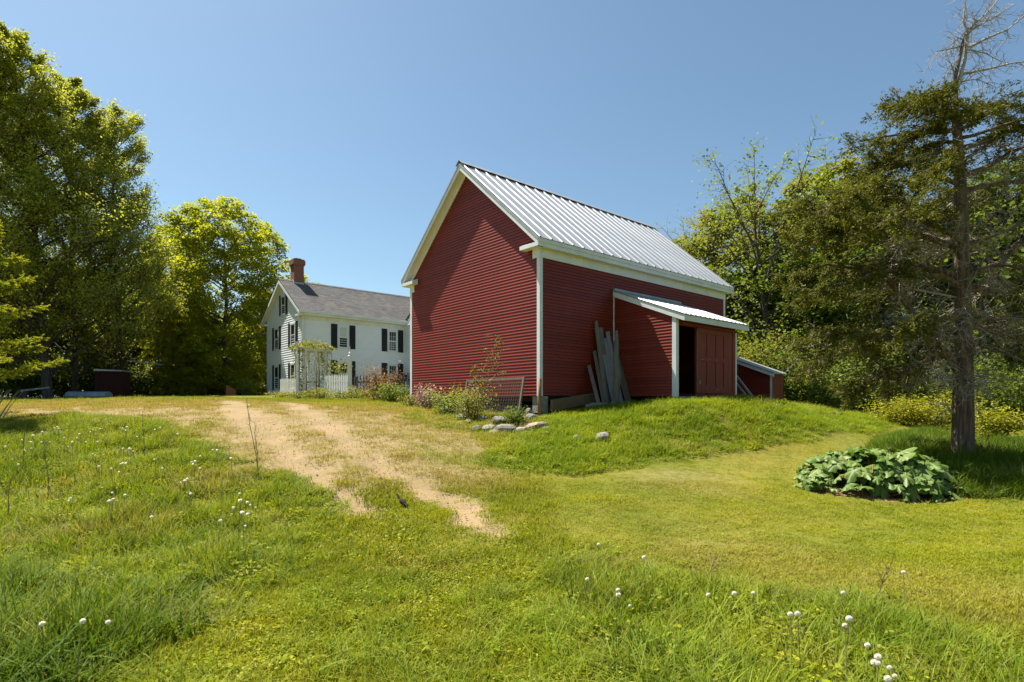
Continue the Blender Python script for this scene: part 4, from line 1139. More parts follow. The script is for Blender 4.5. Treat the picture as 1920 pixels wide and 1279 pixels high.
def grow(seed, height, env, h0, n_limb, n_sub, n_leaf, size, trunk_r, flat=0.3, rise=0.35, lean=(0, 0), spread=0.5, aspect=0.62, droop=0.0, sub_len=0.38, tip_bias=0.5, leaf_start=0.25, sub_up=(-0.25, 0.75)):
    """trunk path, limbs and leaves of one broad-leaved tree standing at the origin"""
    rg = np.random.default_rng(seed)
    wood = MB()
    nt_ = 10
    wob = np.cumsum(rg.normal(0, 0.012*height, (nt_, 2)), 0); wob -= wob[0]
    tr = [Vector((lean[0]*t*height + wob[i, 0]*0.6, lean[1]*t*height + wob[i, 1]*0.6, height*t*0.90 - (0.35 if i == 0 else 0))) for i, t in enumerate(np.linspace(0, 1, nt_))]
    wood.tube(tr, [trunk_r*(1.25 if i == 0 else 1)*(1 - 0.93*(i/(nt_-1))**0.9) + 0.008 for i in range(nt_)], 9, cap=False)
    def at(t):
        f = np.clip(t, 0, 0.999)*(nt_ - 1); i = int(f); return tr[i].lerp(tr[i+1], f - i)
    C = []; T = []
    az = rg.uniform(0, 6.28)
    for k in range(n_limb):
        t = h0 + (1 - h0)*((k + rg.uniform(0, 1))/n_limb)
        az += 2.39996 + rg.normal(0, 0.25)
        Rl = env((t - h0)/(1 - h0))*rg.uniform(0.72, 1.08)
        if Rl < 0.15: Rl = 0.15
        p0 = at(t*0.99 - 0.02); d = Vector((math.cos(az), math.sin(az), 0))
        up = rise*rg.uniform(0.5, 1.4) - droop*0.4
        pts = [p0 + d*(Rl*s) + Vector((0, 0, Rl*(up*s - droop*s*s))) + Vector(rg.normal(0, 0.035*Rl, 3))*(1 if s > 0 else 0) for s in (0, 0.3, 0.6, 0.85, 1.0)]
        r0 = max(0.012, trunk_r*0.42*(1 - t)**0.7 + 0.010)
        tubes_np(wood, pts, r0, 0.006, 5)
        for j in range(n_sub):
            s = leaf_start + (1 - leaf_start)*((j + rg.uniform())/n_sub)**(1 - 0.35*tip_bias)
            f = min(s, 0.999)*4; i = int(f); q = pts[i].lerp(pts[i+1], f - i)
            a2 = az + rg.normal(0, 0.95); l2 = sub_len*(0.35 + 0.65*(1 - 0.5*s))*Rl*rg.uniform(0.5, 1.15) + 0.15
            e = q + Vector((math.cos(a2), math.sin(a2), rg.uniform(*sub_up)*(1 - droop) - droop*0.5))*l2
            mid = q.lerp(e, 0.5) + Vector(rg.normal(0, 0.07*l2, 3))
            wood.tube([q, mid, e], [max(0.008, r0*0.35), 0.006, 0.003], 3, cap=False)
            nl = max(1, int(n_leaf*rg.uniform(0.4, 1.6)))
            tt = rg.uniform(0.15, 1.08, nl)[:, None]
            qa, ea = np.array(q), np.array(e)
            c = qa + (ea - qa)*tt + rg.normal(0, 1, (nl, 3))*np.array([1, 1, 0.7])*(spread*(0.10 + 0.22*l2))
            C.append(c); T.append(np.clip(rg.normal(0.5, 0.16) + rg.normal(0, 0.17, nl), 0, 1))
    C = np.concatenate(C); T = np.concatenate(T)
    kz = height/np.percentile(C[:, 2], 99.8); C[:, 2] *= kz
    wood.v = [(a, b_, c_*kz) for a, b_, c_ in wood.v]
    V, F, TT = leaf_quads(C, size, aspect, flat, rg, T, 0.08)
    return wood, V, F, TT

def grow_shell(seed, height, env, h0, n_clump, per, size, trunk_r, clump=0.6, flat=0.45, aspect=0.75, lean=(0, 0), inner=0.25):
    """a full-crowned tree: leaf clumps spread through the outer part of the crown, each on its own limb"""
    rg = np.random.default_rng(seed); wood = MB(); nt_ = 9
    wob = np.cumsum(rg.normal(0, 0.010*height, (nt_, 2)), 0); wob -= wob[0]
    tr = [Vector((lean[0]*t*height + wob[i, 0], lean[1]*t*height + wob[i, 1], height*t*0.9 - (0.3 if i == 0 else 0))) for i, t in enumerate(np.linspace(0, 1, nt_))]
    wood.tube(tr, [trunk_r*(1.3 if i == 0 else 1)*(1 - 0.93*(i/(nt_-1))**0.9) + 0.008 for i in range(nt_)], 9, cap=False)
    def at(t):
        f = np.clip(t, 0, 0.999)*(nt_ - 1); i = int(f); return tr[i].lerp(tr[i+1], f - i)
    C = []; T = []; k = 0
    while k < n_clump:
        t = rg.uniform(0, 1); R = env(t)
        if rg.uniform() > (R/env(0.42))**1.0 + 0.15: continue
        a = rg.uniform(0, 6.283); rho = R*math.sqrt(rg.uniform(inner**2, 1.0))*(1 + 0.10*math.sin(3*a + 5*t + seed) + 0.06*math.sin(7*a - 9*t))
        z = height*(h0 + (1 - h0)*t); c0 = at(z/height/0.97)
        c = np.array([c0.x + rho*math.cos(a), c0.y + rho*math.sin(a), z])
        if k % 11 == 0:
            b0 = at(max(0.05, (z - 0.45*rho)/height)); m = b0.lerp(Vector(c), 0.55) + Vector((0, 0, -0.05*rho))
            wood.tube([b0, m, Vector(c)], [0.02 + 0.012*rho, 0.014 + 0.005*rho, 0.008], 4, cap=False)
        r = clump*rg.uniform(0.6, 1.25)*(0.75 + 0.25*R/env(0.42)); n = int(per*rg.uniform(0.6, 1.4)*(r/clump)**1.5)
        g = rg.normal(size=(n, 3)); g /= np.linalg.norm(g, axis=1)[:, None]; g *= (rg.uniform(0, 1, n)**0.45)[:, None]
        g = g*np.array([r, r, r*0.62]); g[:, 2] -= 0.18*(g[:, 0]**2 + g[:, 1]**2)/max(r, 0.1)
        C.append(c + g); T.append(np.clip(rg.normal(0.5, 0.17) + rg.normal(0, 0.15, n), 0, 1)); k += 1
    C = np.concatenate(C); C[:, 2] = np.maximum(C[:, 2], 0.3)
    V, F, TT = leaf_quads(C, size, aspect, flat, rg, np.concatenate(T), 0.08)
    return wood, V, F, TT

def make_tree(name, loc, label, cat, bark, leaf, rz=0.0, group=None, crown='crown', **kw):
    wood, V, F, TT = grow_shell(**kw) if 'n_clump' in kw else grow(**kw)
    e = empty(name, loc, rz, label, cat, group)
    t = wood.build('trunk', bark, e, smooth=True)
    c = link(crown, np_mesh(crown, V, F, leaf, {'tint': TT}), e)
    c['kind'] = 'stuff'
    return e
def copy_tree(src, loc, rz, sc, label, group=None, leaf=None, name=None):
    e = src.copy(); COL.objects.link(e); e.location = loc; e.rotation_euler = (0, 0, rz); e.scale = sc if isinstance(sc, tuple) else (sc,)*3
    e['label'] = label
    if group: e['group'] = group
    if name: e.name = name
    for ch_ in list(src.children):
        c = ch_.copy(); COL.objects.link(c); c.parent = e
        if leaf is not None and c.name.startswith('crown'):
            c.material_slots[0].link = 'OBJECT'; c.material_slots[0].material = leaf
    return e
def at_px(u, Y, dz=-0.05):
    x = (u - 960)/FPX*Y; return Vector((x, Y, gz1(x, Y) + dz))
def hgt(v_top, Y, base): return (EYE + (HORIZON - v_top)/FPX*Y - base)*1.0

M['lf_birch'] = mat_leaf('birch_leaf', (0.20, 0.225, 0.040), (0.33, 0.345, 0.065), (0.45, 0.445, 0.13), 0.5, spec=0.3)
M['lf_maple'] = mat_leaf('maple_leaf', (0.19, 0.22, 0.016), (0.31, 0.33, 0.024), (0.42, 0.41, 0.045), 0.52)
M['lf_red'] = mat_leaf('bronze_leaf', (0.085, 0.108, 0.018), (0.17, 0.195, 0.032), (0.29, 0.235, 0.06), 0.48)
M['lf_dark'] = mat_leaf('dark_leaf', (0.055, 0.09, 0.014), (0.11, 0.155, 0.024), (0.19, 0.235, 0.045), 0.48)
M['lf_light'] = mat_leaf('pale_spring_leaf', (0.10, 0.135, 0.026), (0.19, 0.235, 0.055), (0.30, 0.335, 0.11), 0.45)
M['lf_yellow'] = mat_leaf('yellow_green_leaf', (0.12, 0.145, 0.010), (0.235, 0.235, 0.016), (0.36, 0.33, 0.03), 0.35)
M['lf_orange'] = mat_leaf('reddish_shrub_leaf', (0.11, 0.085, 0.022), (0.22, 0.13, 0.045), (0.33, 0.19, 0.085), 0.35, tcol=(1.2, 1.0, 0.6))
M['lf_cedar'] = mat_leaf('cedar_spray', (0.045, 0.058, 0.012), (0.105, 0.112, 0.022), (0.20, 0.19, 0.045), 0.22, 0.7, spec=0.1)
M['lf_spruce'] = mat_leaf('spruce_needle', (0.03, 0.06, 0.012), (0.26, 0.30, 0.015), (0.55, 0.52, 0.04), 0.4, 0.6)
M['lf_pink'] = mat_leaf('dry_pinkish_bloom', (0.22, 0.12, 0.08), (0.38, 0.25, 0.19), (0.52, 0.38, 0.30), 0.2, tcol=(1, 1, 0.9))
M['lf_vine'] = mat_leaf('vine_leaf', (0.08, 0.10, 0.015), (0.18, 0.19, 0.03), (0.32, 0.28, 0.06), 0.4)

dome = lambda R: (lambda t: R*math.sqrt(max(0.0, 1 - (2*abs(t - 0.42)/1.16)**2.4)))
cone = lambda R: (lambda t: R*(1 - t)**0.85*(0.7 + 0.3*min(1, t*5)) + 0.45)
column = lambda R: (lambda t: R*(1 - t)**0.45 + 0.35)
oval = lambda R: (lambda t: R*math.sin(math.pi*min(1, 0.16 + 0.84*t))**0.7 + 0.12)

ORD = ['first', 'second', 'third', 'fourth', 'fifth', 'sixth', 'seventh', 'eighth', 'ninth', 'tenth', 'eleventh', 'twelfth']
# left wood edge: tall birches
def T(u, Y, vtop): 
    b = at_px(u, Y); return b, hgt(vtop, Y, b.z)
b, h = T(92, 33, 72)
birch_a = make_tree('birch_tree', b, 'tall birch with fine leaves, tallest of the trees at the left edge of the yard', 'tree', M['bark_shaded'], M['lf_birch'], 0.3, 'tall birches at the left',
    seed=1, height=h, env=cone(5.6), h0=0.07, sub_up=(0.0, 1.5), n_limb=80, n_sub=20, n_leaf=46, size=0.15, trunk_r=0.22, flat=0.3, rise=0.75, lean=(-0.09, 0), spread=0.62, aspect=0.55, sub_len=0.42)
b, h = T(138, 36, 158)
birch_b = make_tree('birch_tree', b, 'slender birch with fine leaves standing right of the tallest birch', 'tree', M['bark_shaded'], M['lf_birch'], 1.3, 'tall birches at the left',
    seed=2, height=h, env=cone(5.3), h0=0.07, sub_up=(0.0, 1.5), n_limb=74, n_sub=19, n_leaf=44, size=0.15, trunk_r=0.18, flat=0.3, rise=0.8, lean=(-0.05, 0), spread=0.62, aspect=0.55, sub_len=0.42)
b, h = T(218, 38, 212)
make_tree('birch_tree', b, 'airy birch with a pointed top nearest to the round maple', 'tree', M['bark_shaded'], M['lf_birch'], 2.1, 'tall birches at the left',
    seed=3, height=h, env=column(3.0), h0=0.04, sub_up=(0.2, 1.8), n_limb=72, n_sub=17, n_leaf=40, size=0.15, trunk_r=0.20, flat=0.3, rise=0.85, lean=(0.01, 0), spread=0.62, aspect=0.55, sub_len=0.42)
b, h = T(-40, 32, 55)
copy_tree(birch_a, b, 2.5, h/birch_a.dimensions.z if birch_a.dimensions.z else 1.0, 'big leafy tree cut off by the left edge of the photo', leaf=M['lf_maple'], name='broadleaf_tree')
bpy.data.objects['broadleaf_tree'].scale = (0.95, 0.95, 0.95)
# the round maple
b, h = T(418, 46, 378)
maple = make_tree('maple_tree', b, 'round yellow green maple standing left of the white house', 'tree', M['bark'], M['lf_maple'], 0.0, None,
    seed=5, height=h, env=dome(5.7), h0=0.03, n_clump=860, per=105, size=0.20, trunk_r=0.26, clump=0.75)
b, h = T(322, 50, 428)
copy_tree(maple, b, 1.9, (0.55, 0.55, h/15.5), 'narrower maple between the birches and the round maple', leaf=M['lf_maple'])
b, h = T(505, 56, 500)
copy_tree(maple, b, 0.7, (0.62, 0.62, 0.68), 'bronze tinted tree rising behind the house chimney gable', leaf=M['lf_red'])
b, h = T(588, 66, 512)
copy_tree(maple, b, 2.9, (0.5, 0.5, 0.86), 'treetop showing above the house roof beside the chimney', leaf=M['lf_maple'])

b, h = T(338, 42, 560)
copy_tree(maple, b, 3.4, (0.42, 0.42, h/15.5), 'small light green maple in front of the gap left of the round maple', leaf=M['lf_maple'])
# dark undergrowth trees at the back of the left yard
under = make_tree('understory_tree', at_px(30, 41), 'dark leafy tree behind the tall birches at the left edge', 'tree', M['bark'], M['lf_dark'], 0.0, 'dark trees of the left wood',
    seed=7, height=9.0, env=dome(4.4), h0=0.03, n_limb=46, n_sub=12, n_leaf=38, size=0.25, trunk_r=0.16, flat=0.4, rise=0.2, spread=1.0, aspect=0.75, sub_len=0.45)
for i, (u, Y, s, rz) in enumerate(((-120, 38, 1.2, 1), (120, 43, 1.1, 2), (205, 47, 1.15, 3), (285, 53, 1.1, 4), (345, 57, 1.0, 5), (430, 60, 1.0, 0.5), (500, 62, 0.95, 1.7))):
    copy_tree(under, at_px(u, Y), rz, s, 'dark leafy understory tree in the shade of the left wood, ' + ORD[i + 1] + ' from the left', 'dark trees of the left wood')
under['label'] = 'dark leafy understory tree directly behind the tallest birch'
# right wood
b, h = T(1405, 33, 372)
red_a = make_tree('maple_tree', b, 'dense bronze green maple just right of the barn roof end', 'tree', M['bark'], M['lf_red'], 0.4, None,
    seed=9, height=h, env=dome(4.2), h0=0.03, n_clump=560, per=105, size=0.19, trunk_r=0.24, clump=0.66)
b, h = T(1560, 33, 345)
copy_tree(red_a, b, 2.2, (1.12, 1.12, h/11.6), 'bronze topped maple behind the cedar at its left', leaf=M['lf_red'])
b, h = T(1455, 28, 286)
ash = make_tree('ash_tree', b, 'thin leaning tree with sparse pale leaves between barn and cedar', 'tree', M['bark'], M['lf_light'], 0.0, None,
    seed=10, height=h, env=oval(2.9), h0=0.25, n_limb=36, n_sub=14, n_leaf=8, size=0.15, trunk_r=0.20, flat=0.2, rise=1.5, lean=(-0.09, 0), spread=0.8, sub_len=0.5)
b, h = T(1520, 31, 283)
copy_tree(ash, b, 2.4, (0.95, 0.95, h/13.0), 'sparse pale leaved tree top above the bronze maples', leaf=M['lf_light'])
b, h = T(1632, 36, 320)
copy_tree(ash, b, 4.1, (0.9, 0.9, 1.02), 'faint pale leaved tree top beside the cedar at its left', leaf=M['lf_light'])
b, h = T(1318, 40, 392)
make_tree('bare_tree', b, 'mostly bare grey twigged tree rising behind the barn roof end', 'tree', M['twig_grey'], M['lf_light'], 0.0, None,
    seed=12, height=h, env=oval(3.4), h0=0.2, n_limb=44, n_sub=18, n_leaf=2, size=0.13, trunk_r=0.16, flat=0.2, rise=1.0, lean=(0, 0), spread=1.0, sub_len=0.45)
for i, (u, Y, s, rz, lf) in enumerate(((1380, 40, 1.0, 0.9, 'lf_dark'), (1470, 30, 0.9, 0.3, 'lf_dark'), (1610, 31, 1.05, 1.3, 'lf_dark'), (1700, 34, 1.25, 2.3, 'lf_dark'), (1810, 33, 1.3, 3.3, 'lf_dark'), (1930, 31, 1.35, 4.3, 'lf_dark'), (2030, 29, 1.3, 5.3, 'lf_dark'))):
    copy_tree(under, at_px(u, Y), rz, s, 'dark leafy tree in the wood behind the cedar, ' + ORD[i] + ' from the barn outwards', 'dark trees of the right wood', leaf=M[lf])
b, h = T(1890, 30, 330)
copy_tree(maple, b, 1.2, (0.8, 0.8, 0.85), 'green maple behind the cedar at the right edge of the photo', leaf=M['lf_dark'])

# far wood: a closed mass of foliage behind everything
def wood_mass(name, pts, n, hmax, label, seed):
    rg = np.random.default_rng(seed)
    pts = np.array(pts, float); seg = rg.integers(0, len(pts) - 1, n); t = rg.uniform(size=n)[:, None]
    p = pts[seg]*(1 - t) + pts[seg + 1]*t + rg.normal(0, 2.2, (n, 2))
    hh = hmax*(0.55 + 0.45*vnoise(p[:, 0], p[:, 1], 5.0, seed))
    z = gz(p[:, 0], p[:, 1]) + hh*rg.uniform(0, 1, n)**0.8
    V, F, TT = leaf_quads(np.c_[p, z], 0.55, 0.75, 0.3, rg, np.clip(rg.normal(0.4, 0.2, n), 0, 1), 0.08)
    o = link(name, np_mesh(name, V, F, M['lf_dark'], {'tint': TT}))
    return tag(o, label, 'woods', kind='stuff')
wood_mass('woods', [(-75, 45), (-52, 58), (-34, 68), (-18, 76), (-6, 82), (8, 80)], 26000, 10, 'dark mass of trees closing the view behind the left yard', 71)
wood_mass('woods', [(8, 56), (18, 50), (28, 46), (38, 42), (50, 34), (56, 22)], 26000, 9, 'dark mass of trees closing the view behind the barn and cedar', 72)

# ------------------------------------------------------------------ shrubs
def make_shrub(name, loc, label, leaf, seed, h, r, n, size, stems=9, group=None, cat='shrub', flat=0.3, stem_mat=None, crown='foliage'):
    rg = np.random.default_rng(seed)
    e = empty(name, loc, rg.uniform(0, 6), label, cat, group)
    wood = MB(); C = []; Tt = []
    for i in range(stems):
        a = i*2.4 + rg.normal(0, 0.3); k = r*rg.uniform(0.35, 1.0); top = h*rg.uniform(0.6, 1.0)*(1 - 0.35*(k/r)**2)
        tip = Vector((math.cos(a)*k, math.sin(a)*k, top)); mid = Vector((math.cos(a)*k*0.45, math.sin(a)*k*0.45, top*0.55))
        wood.tube([(0.03*math.cos(a), 0.03*math.sin(a), -0.1), mid, tip], [0.014, 0.009, 0.004], 4, cap=False)
        m = n//stems; nb = 6
        for q in range(nb):
            f = 0.25 + 0.75*q/(nb - 1); c0 = np.array(mid.lerp(tip, (f - 0.5)*2) if f > 0.5 else Vector((0, 0, 0)).lerp(mid, f*2))
            mm = max(1, m//nb)
            C.append(c0 + rg.normal(0, 1, (mm, 3))*np.array([0.2*r, 0.2*r, 0.13*h]) + rg.normal(0, 0.09*r, 3)); Tt.append(np.clip(rg.normal(0.5, 0.2) + rg.normal(0, 0.18, mm), 0, 1))
    C = np.concatenate(C); C[:, 2] = np.abs(C[:, 2])
    V, F, TT = leaf_quads(C, size, 0.6, flat, rg, np.concatenate(Tt), 0.08)
    wood.build('stems', stem_mat or M['stalk'], e)
    c = link(crown, np_mesh(crown, V, F, leaf, {'tint': TT}), e); c['kind'] = 'stuff'
    return e
def on_ground(u, v): return hit(u, v)
def gpt(x, y, dz=-0.03): return Vector((x, y, gz1(x, y) + dz))
# by the house and barn
def px_ground(u, Y): return at_px(u, Y, -0.03)
make_shrub('shrub', px_ground(715, 23.5), 'reddish leaved shrub in front of the dark picket fence', M['lf_orange'], 1, 1.45, 0.95, 2600, 0.075, 12)
make_shrub('shrub', px_ground(742, 21.8), 'low dark green shrub at the left corner of the barn', M['lf_dark'], 2, 0.75, 0.75, 2600, 0.07, 10)
make_shrub('shrub', px_ground(800, 17.6), 'shrub with dry pinkish blooms against the barn gable', M['lf_pink'], 3, 0.78, 0.5, 1300, 0.065, 12)
make_shrub('shrub', px_ground(770, 18.6), 'small yellow green shrub between the barn corner and the pinkish shrub', M['lf_vine'], 14, 0.45, 0.4, 700, 0.06, 8)
make_shrub('shrub', px_ground(842, 15.8), 'loose light green shrub beside the foundation stones', M['lf_light'], 4, 0.85, 0.65, 1500, 0.065, 10)
make_shrub('shrub', px_ground(884, 14.6), 'leafy shrub at the foot of the tall thin sapling', M['lf_vine'], 5, 0.95, 0.65, 1700, 0.06, 11)
make_shrub('shrub', px_ground(968, 13.5), 'small rounded grey green shrub by the barn corner post', M['lf_dark'], 6, 0.55, 0.36, 1400, 0.05, 9)
for i, (u, Y, h_, r_) in enumerate(((600, 26, 0.45, 0.9), (645, 25.5, 0.4, 0.9), (685, 25, 0.5, 0.8), (530, 30, 0.35, 0.8), (565, 29, 0.3, 0.8))):
    make_shrub('perennial_plant', px_ground(u, Y), ('low bright green perennial clump below the arbour, nearest the white fence end', 'low bright green perennial clump between arbour and tall white post', 'low bright green perennial clump left of the reddish shrub', 'low green perennial clump farthest left in front of the house gable', 'low green perennial clump just left of the arbour posts')[i], M['lf_vine'], 20 + i, h_, r_, 1500, 0.09, 10, 'perennials by the white fence', 'plant')
for i, (u, Y, h_, r_) in enumerate(((1690, 19.5, 1.1, 1.3), (1750, 18.8, 1.25, 1.2), (1860, 17.0, 1.0, 0.9))):
    lb = ('yellow green shrub behind the lawn, leftmost of the yellow shrubs', 'yellow green shrub just left of the cedar trunk', 'yellow green shrub just right of the cedar trunk')[i]
    make_shrub('shrub', px_ground(u, Y), lb, M['lf_yellow'], 30 + i, h_, r_, 3600, 0.085, 14, 'yellow green shrubs behind the cedar', flat=0.6)
make_shrub('shrub', px_ground(1843, 15.0), 'upright yellow green sapling beside the cedar trunk', M['lf_yellow'], 36, 1.9, 0.3, 500, 0.08, 5)
for i, (u, Y, h_, r_, lf) in enumerate(((1475, 24, 3.2, 1.8, 'lf_dark'), (1420, 24.5, 3.4, 1.3, 'lf_red'), (1545, 24, 2.6, 1.7, 'lf_light'), (1620, 25, 2.8, 2.0, 'lf_dark'), (1720, 25, 3.0, 2.0, 'lf_dark'), (1830, 24, 3.0, 2.0, 'lf_dark'), (1930, 22, 3.0, 2.0, 'lf_dark'), (1580, 28, 5.0, 2.6, 'lf_dark'), (1680, 28, 5.0, 2.6, 'lf_dark'), (1790, 28, 5.0, 2.8, 'lf_dark'), (1900, 27, 5.0, 2.8, 'lf_dark'))):
    lb = {0: 'dense green shrub at the wood edge right of the low red shed', 1: 'tall bronze shrub directly behind the low red shed', 2: 'pale leaved shrub at the wood edge above the grassy bank'}.get(i, 'dark green shrub at the wood edge behind the cedar, ' + ORD[i - 3] + ' counted from the pale shrub')
    make_shrub('shrub', px_ground(u, Y), lb, M[lf], 50 + i, h_, r_, 5200, 0.13, 18, 'dark shrubs at the wood edge' if i > 2 else None)
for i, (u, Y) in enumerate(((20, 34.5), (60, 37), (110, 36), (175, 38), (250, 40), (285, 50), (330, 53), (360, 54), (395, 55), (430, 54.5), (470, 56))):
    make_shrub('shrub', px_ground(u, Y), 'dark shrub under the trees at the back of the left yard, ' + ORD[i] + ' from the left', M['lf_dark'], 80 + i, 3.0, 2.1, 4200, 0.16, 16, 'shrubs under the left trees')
make_shrub('shrub', px_ground(462, 40.5), 'small light leaved shrub at the foot of the round maple', M['lf_light'], 90, 1.5, 0.6, 500, 0.13, 6)

# tall thin sapling against the gable
sp = empty('sapling', px_ground(893, 14.9), 0, 'tall thin sapling with sparse yellow leaves against the barn gable', 'sapling')
wood = MB(); C = []
rg = np.random.default_rng(77)
for (pts) in ([(0, 0, -0.1), (0.25, 0, 0.9), (0.42, 0.05, 1.5), (0.5, 0.05, 2.05)], [(0, 0, -0.1), (0.12, 0.05, 0.8), (0.30, 0.0, 1.3), (0.22, 0, 2.2)], [(0, 0, -0.1), (-0.15, 0, 0.7), (0.05, 0.1, 1.3)],
              [(0.25, 0, 0.9), (0.55, 0.0, 1.2), (0.72, 0.05, 1.25)], [(0.12, 0.05, 0.8), (-0.1, 0.1, 1.2), (-0.1, 0.05, 1.45)], [(0.42, 0.05, 1.5), (0.62, 0.1, 1.75), (0.66, 0.1, 2.1)]):
    wood.tube(pts, [0.012, 0.008, 0.005, 0.003][:len(pts)], 4, cap=False)
    P = np.array(pts)
    for a, b in zip(P[:-1], P[1:]):
        if b[2] < 0.8: continue
        for q in range(7):
            s = a + (b - a)*rg.uniform(); e = s + rg.normal(0, 0.13, 3); wood.tube([s, e], [0.004, 0.002], 3, cap=False)
            C.append(s + (e - s)*rg.uniform(0.3, 1.1, (5, 1)) + rg.normal(0, 0.02, (5, 3)))
C = np.concatenate(C); V, F, TT = leaf_quads(C, 0.05, 0.6, 0.2, rg, rg.uniform(0, 1, len(C)), 0.08)
wood.build('stem', M['stalk'], sp); c = link('foliage', np_mesh('foliage', V, F, M['lf_vine'], {'tint': TT}), sp); c['kind'] = 'stuff'

# ------------------------------------------------------------------ the cedar
CD = px_ground(1805, 10.5)
CDY = 10.5
cedar = empty('cedar_tree', CD, 0, 'tall ragged cedar with bare dead top and grey twigs right of the lawn', 'tree')
rg = np.random.default_rng(31)
def cl(u, v, dy=0.0):
    p = pix(u, v, CDY + dy); return Vector((p.x - CD.x, p.y - CD.y, p.z - CD.z))
trunk = MB()
tp = [Vector((0.0, 0, -0.25)), cl(1805, 840), cl(1805, 760), cl(1806, 690), cl(1806, 600), cl(1804, 500), cl(1802, 400), cl(1799, 300), cl(1792, 220), cl(1789, 150), cl(1800, 105), cl(1810, 60)]
tr_ = [0.24, 0.165, 0.158, 0.148, 0.132, 0.118, 0.105, 0.088, 0.062, 0.042, 0.03, 0.016]
trunk.tube(tp, tr_, 14, cap=False)
# flutes of the stringy bark at the foot
for k in range(9):
    a = k*0.7 + rg.normal(0, 0.12); d = Vector((math.cos(a), math.sin(a), 0))
    trunk.tube([tp[0] + d*0.22, tp[1] + d*0.138, tp[2] + d*0.132, tp[3] + d*0.118, tp[4] + d*0.10], [0.06, 0.045, 0.042, 0.038, 0.028], 5, cap=False)
trunk.build('trunk', M['bark_cedar'], cedar, smooth=True)
dead = MB(); live = MB(); C = []; AL = []; Tt = []
def twig(mb, p, d, L, r, depth):
    """fine crooked dead twig"""
    pts = [p]; dd = d.normalized()
    for i in range(3):
        dd = (dd + Vector(rg.normal(0, 0.28, 3)) + Vector((0, 0, -0.10))).normalized()
        pts.append(pts[-1] + dd*(L/3))
    mb.tube(pts, [r, r*0.75, r*0.5, r*0.25], 3, cap=False)
    if depth > 0:
        for q in range(rg.integers(2, 5)):
            s = pts[rg.integers(1, 4)]
            twig(mb, s, dd + Vector(rg.normal(0, 0.8, 3)), L*rg.uniform(0.35, 0.6), r*0.6, depth - 1)
# dead crown at the top
for path, r in (([cl(1793, 170), cl(1810, 110), cl(1814, 60), cl(1806, 40), cl(1812, -15)], 0.028), ([cl(1812, 58), cl(1850, 25), cl(1875, -5)], 0.014), ([cl(1813, 62), cl(1850, 40), cl(1902, 8)], 0.014),
                ([cl(1812, 92), cl(1850, 72), cl(1890, 55), cl(1922, 28)], 0.022), ([cl(1808, 85), cl(1790, 90), cl(1755, 97)], 0.014), ([cl(1800, 140), cl(1850, 130), cl(1900, 118), cl(1960, 112)], 0.020),
                ([cl(1812, 92), cl(1848, 100), cl(1875, 115)], 0.012), ([cl(1790, 140), cl(1783, 120), cl(1786, 125)], 0.012), ([cl(1806, 75), cl(1796, 70), cl(1788, 82)], 0.01), ([cl(1818, 62), cl(1826, 40), cl(1827, 32)], 0.012),
                ([cl(1795, 155), cl(1830, 148), cl(1860, 160)], 0.010)):
    m = len(path); dead.tube(path, [r*1.35*(1 - 0.75*i/(m - 1)) for i in range(m)], 5, cap=False)
    for i in range(m - 1):
        for q in range(8):
            s = path[i].lerp(path[i+1], rg.uniform())
            twig(dead, s, (path[i+1] - path[i]).normalized()*0.5 + Vector(rg.normal(0, 0.7, 3)) + Vector((0, 0, -0.25)), rg.uniform(0.14, 0.40), 0.0065, 1)
# live limbs: from the trunk to the tip, with hanging dead twigs inside and foliage outside
limbs = [(190, 1640, 175, .2), (215, 1612, 232, -.2), (240, 1660, 262, .5), (200, 1700, 170, -.7), (200, 1900, 165, .3), (230, 1960, 190, -.3), (250, 2000, 230, .4), (200, 1750, 165, .9), (215, 1850, 178, -.9),
         (330, 1618, 312, .3), (350, 1625, 350, -.5), (300, 1700, 300, 1.0), (330, 1740, 330, -1.0), (330, 1990, 290, .5), (300, 1900, 270, -.8), (360, 2050, 340, .2),
         (430, 1500, 388, .3), (440, 1545, 400, -.6), (420, 1600, 380, .9), (470, 1490, 455, 0.0), (450, 1650, 420, -1.2), (470, 1700, 450, 1.4),
         (520, 1485, 520, .4), (540, 1530, 545, -.5), (560, 1600, 560, 1.0), (520, 2080, 480, .3), (460, 2040, 420, -.4), (540, 1980, 560, .8), (500, 1950, 520, -1.0),
         (620, 1480, 640, .2), (640, 1510, 690, -.3), (620, 1570, 660, .9), (600, 1650, 640, -1.0), (620, 2020, 620, .3), (640, 1940, 690, -.6), (610, 2000, 680, 1.2), (660, 1560, 742, .3), (650, 1660, 730, 1.2), (600, 1760, 620, 1.8), (480, 1780, 470, 1.8), (380, 1790, 380, 1.6)]
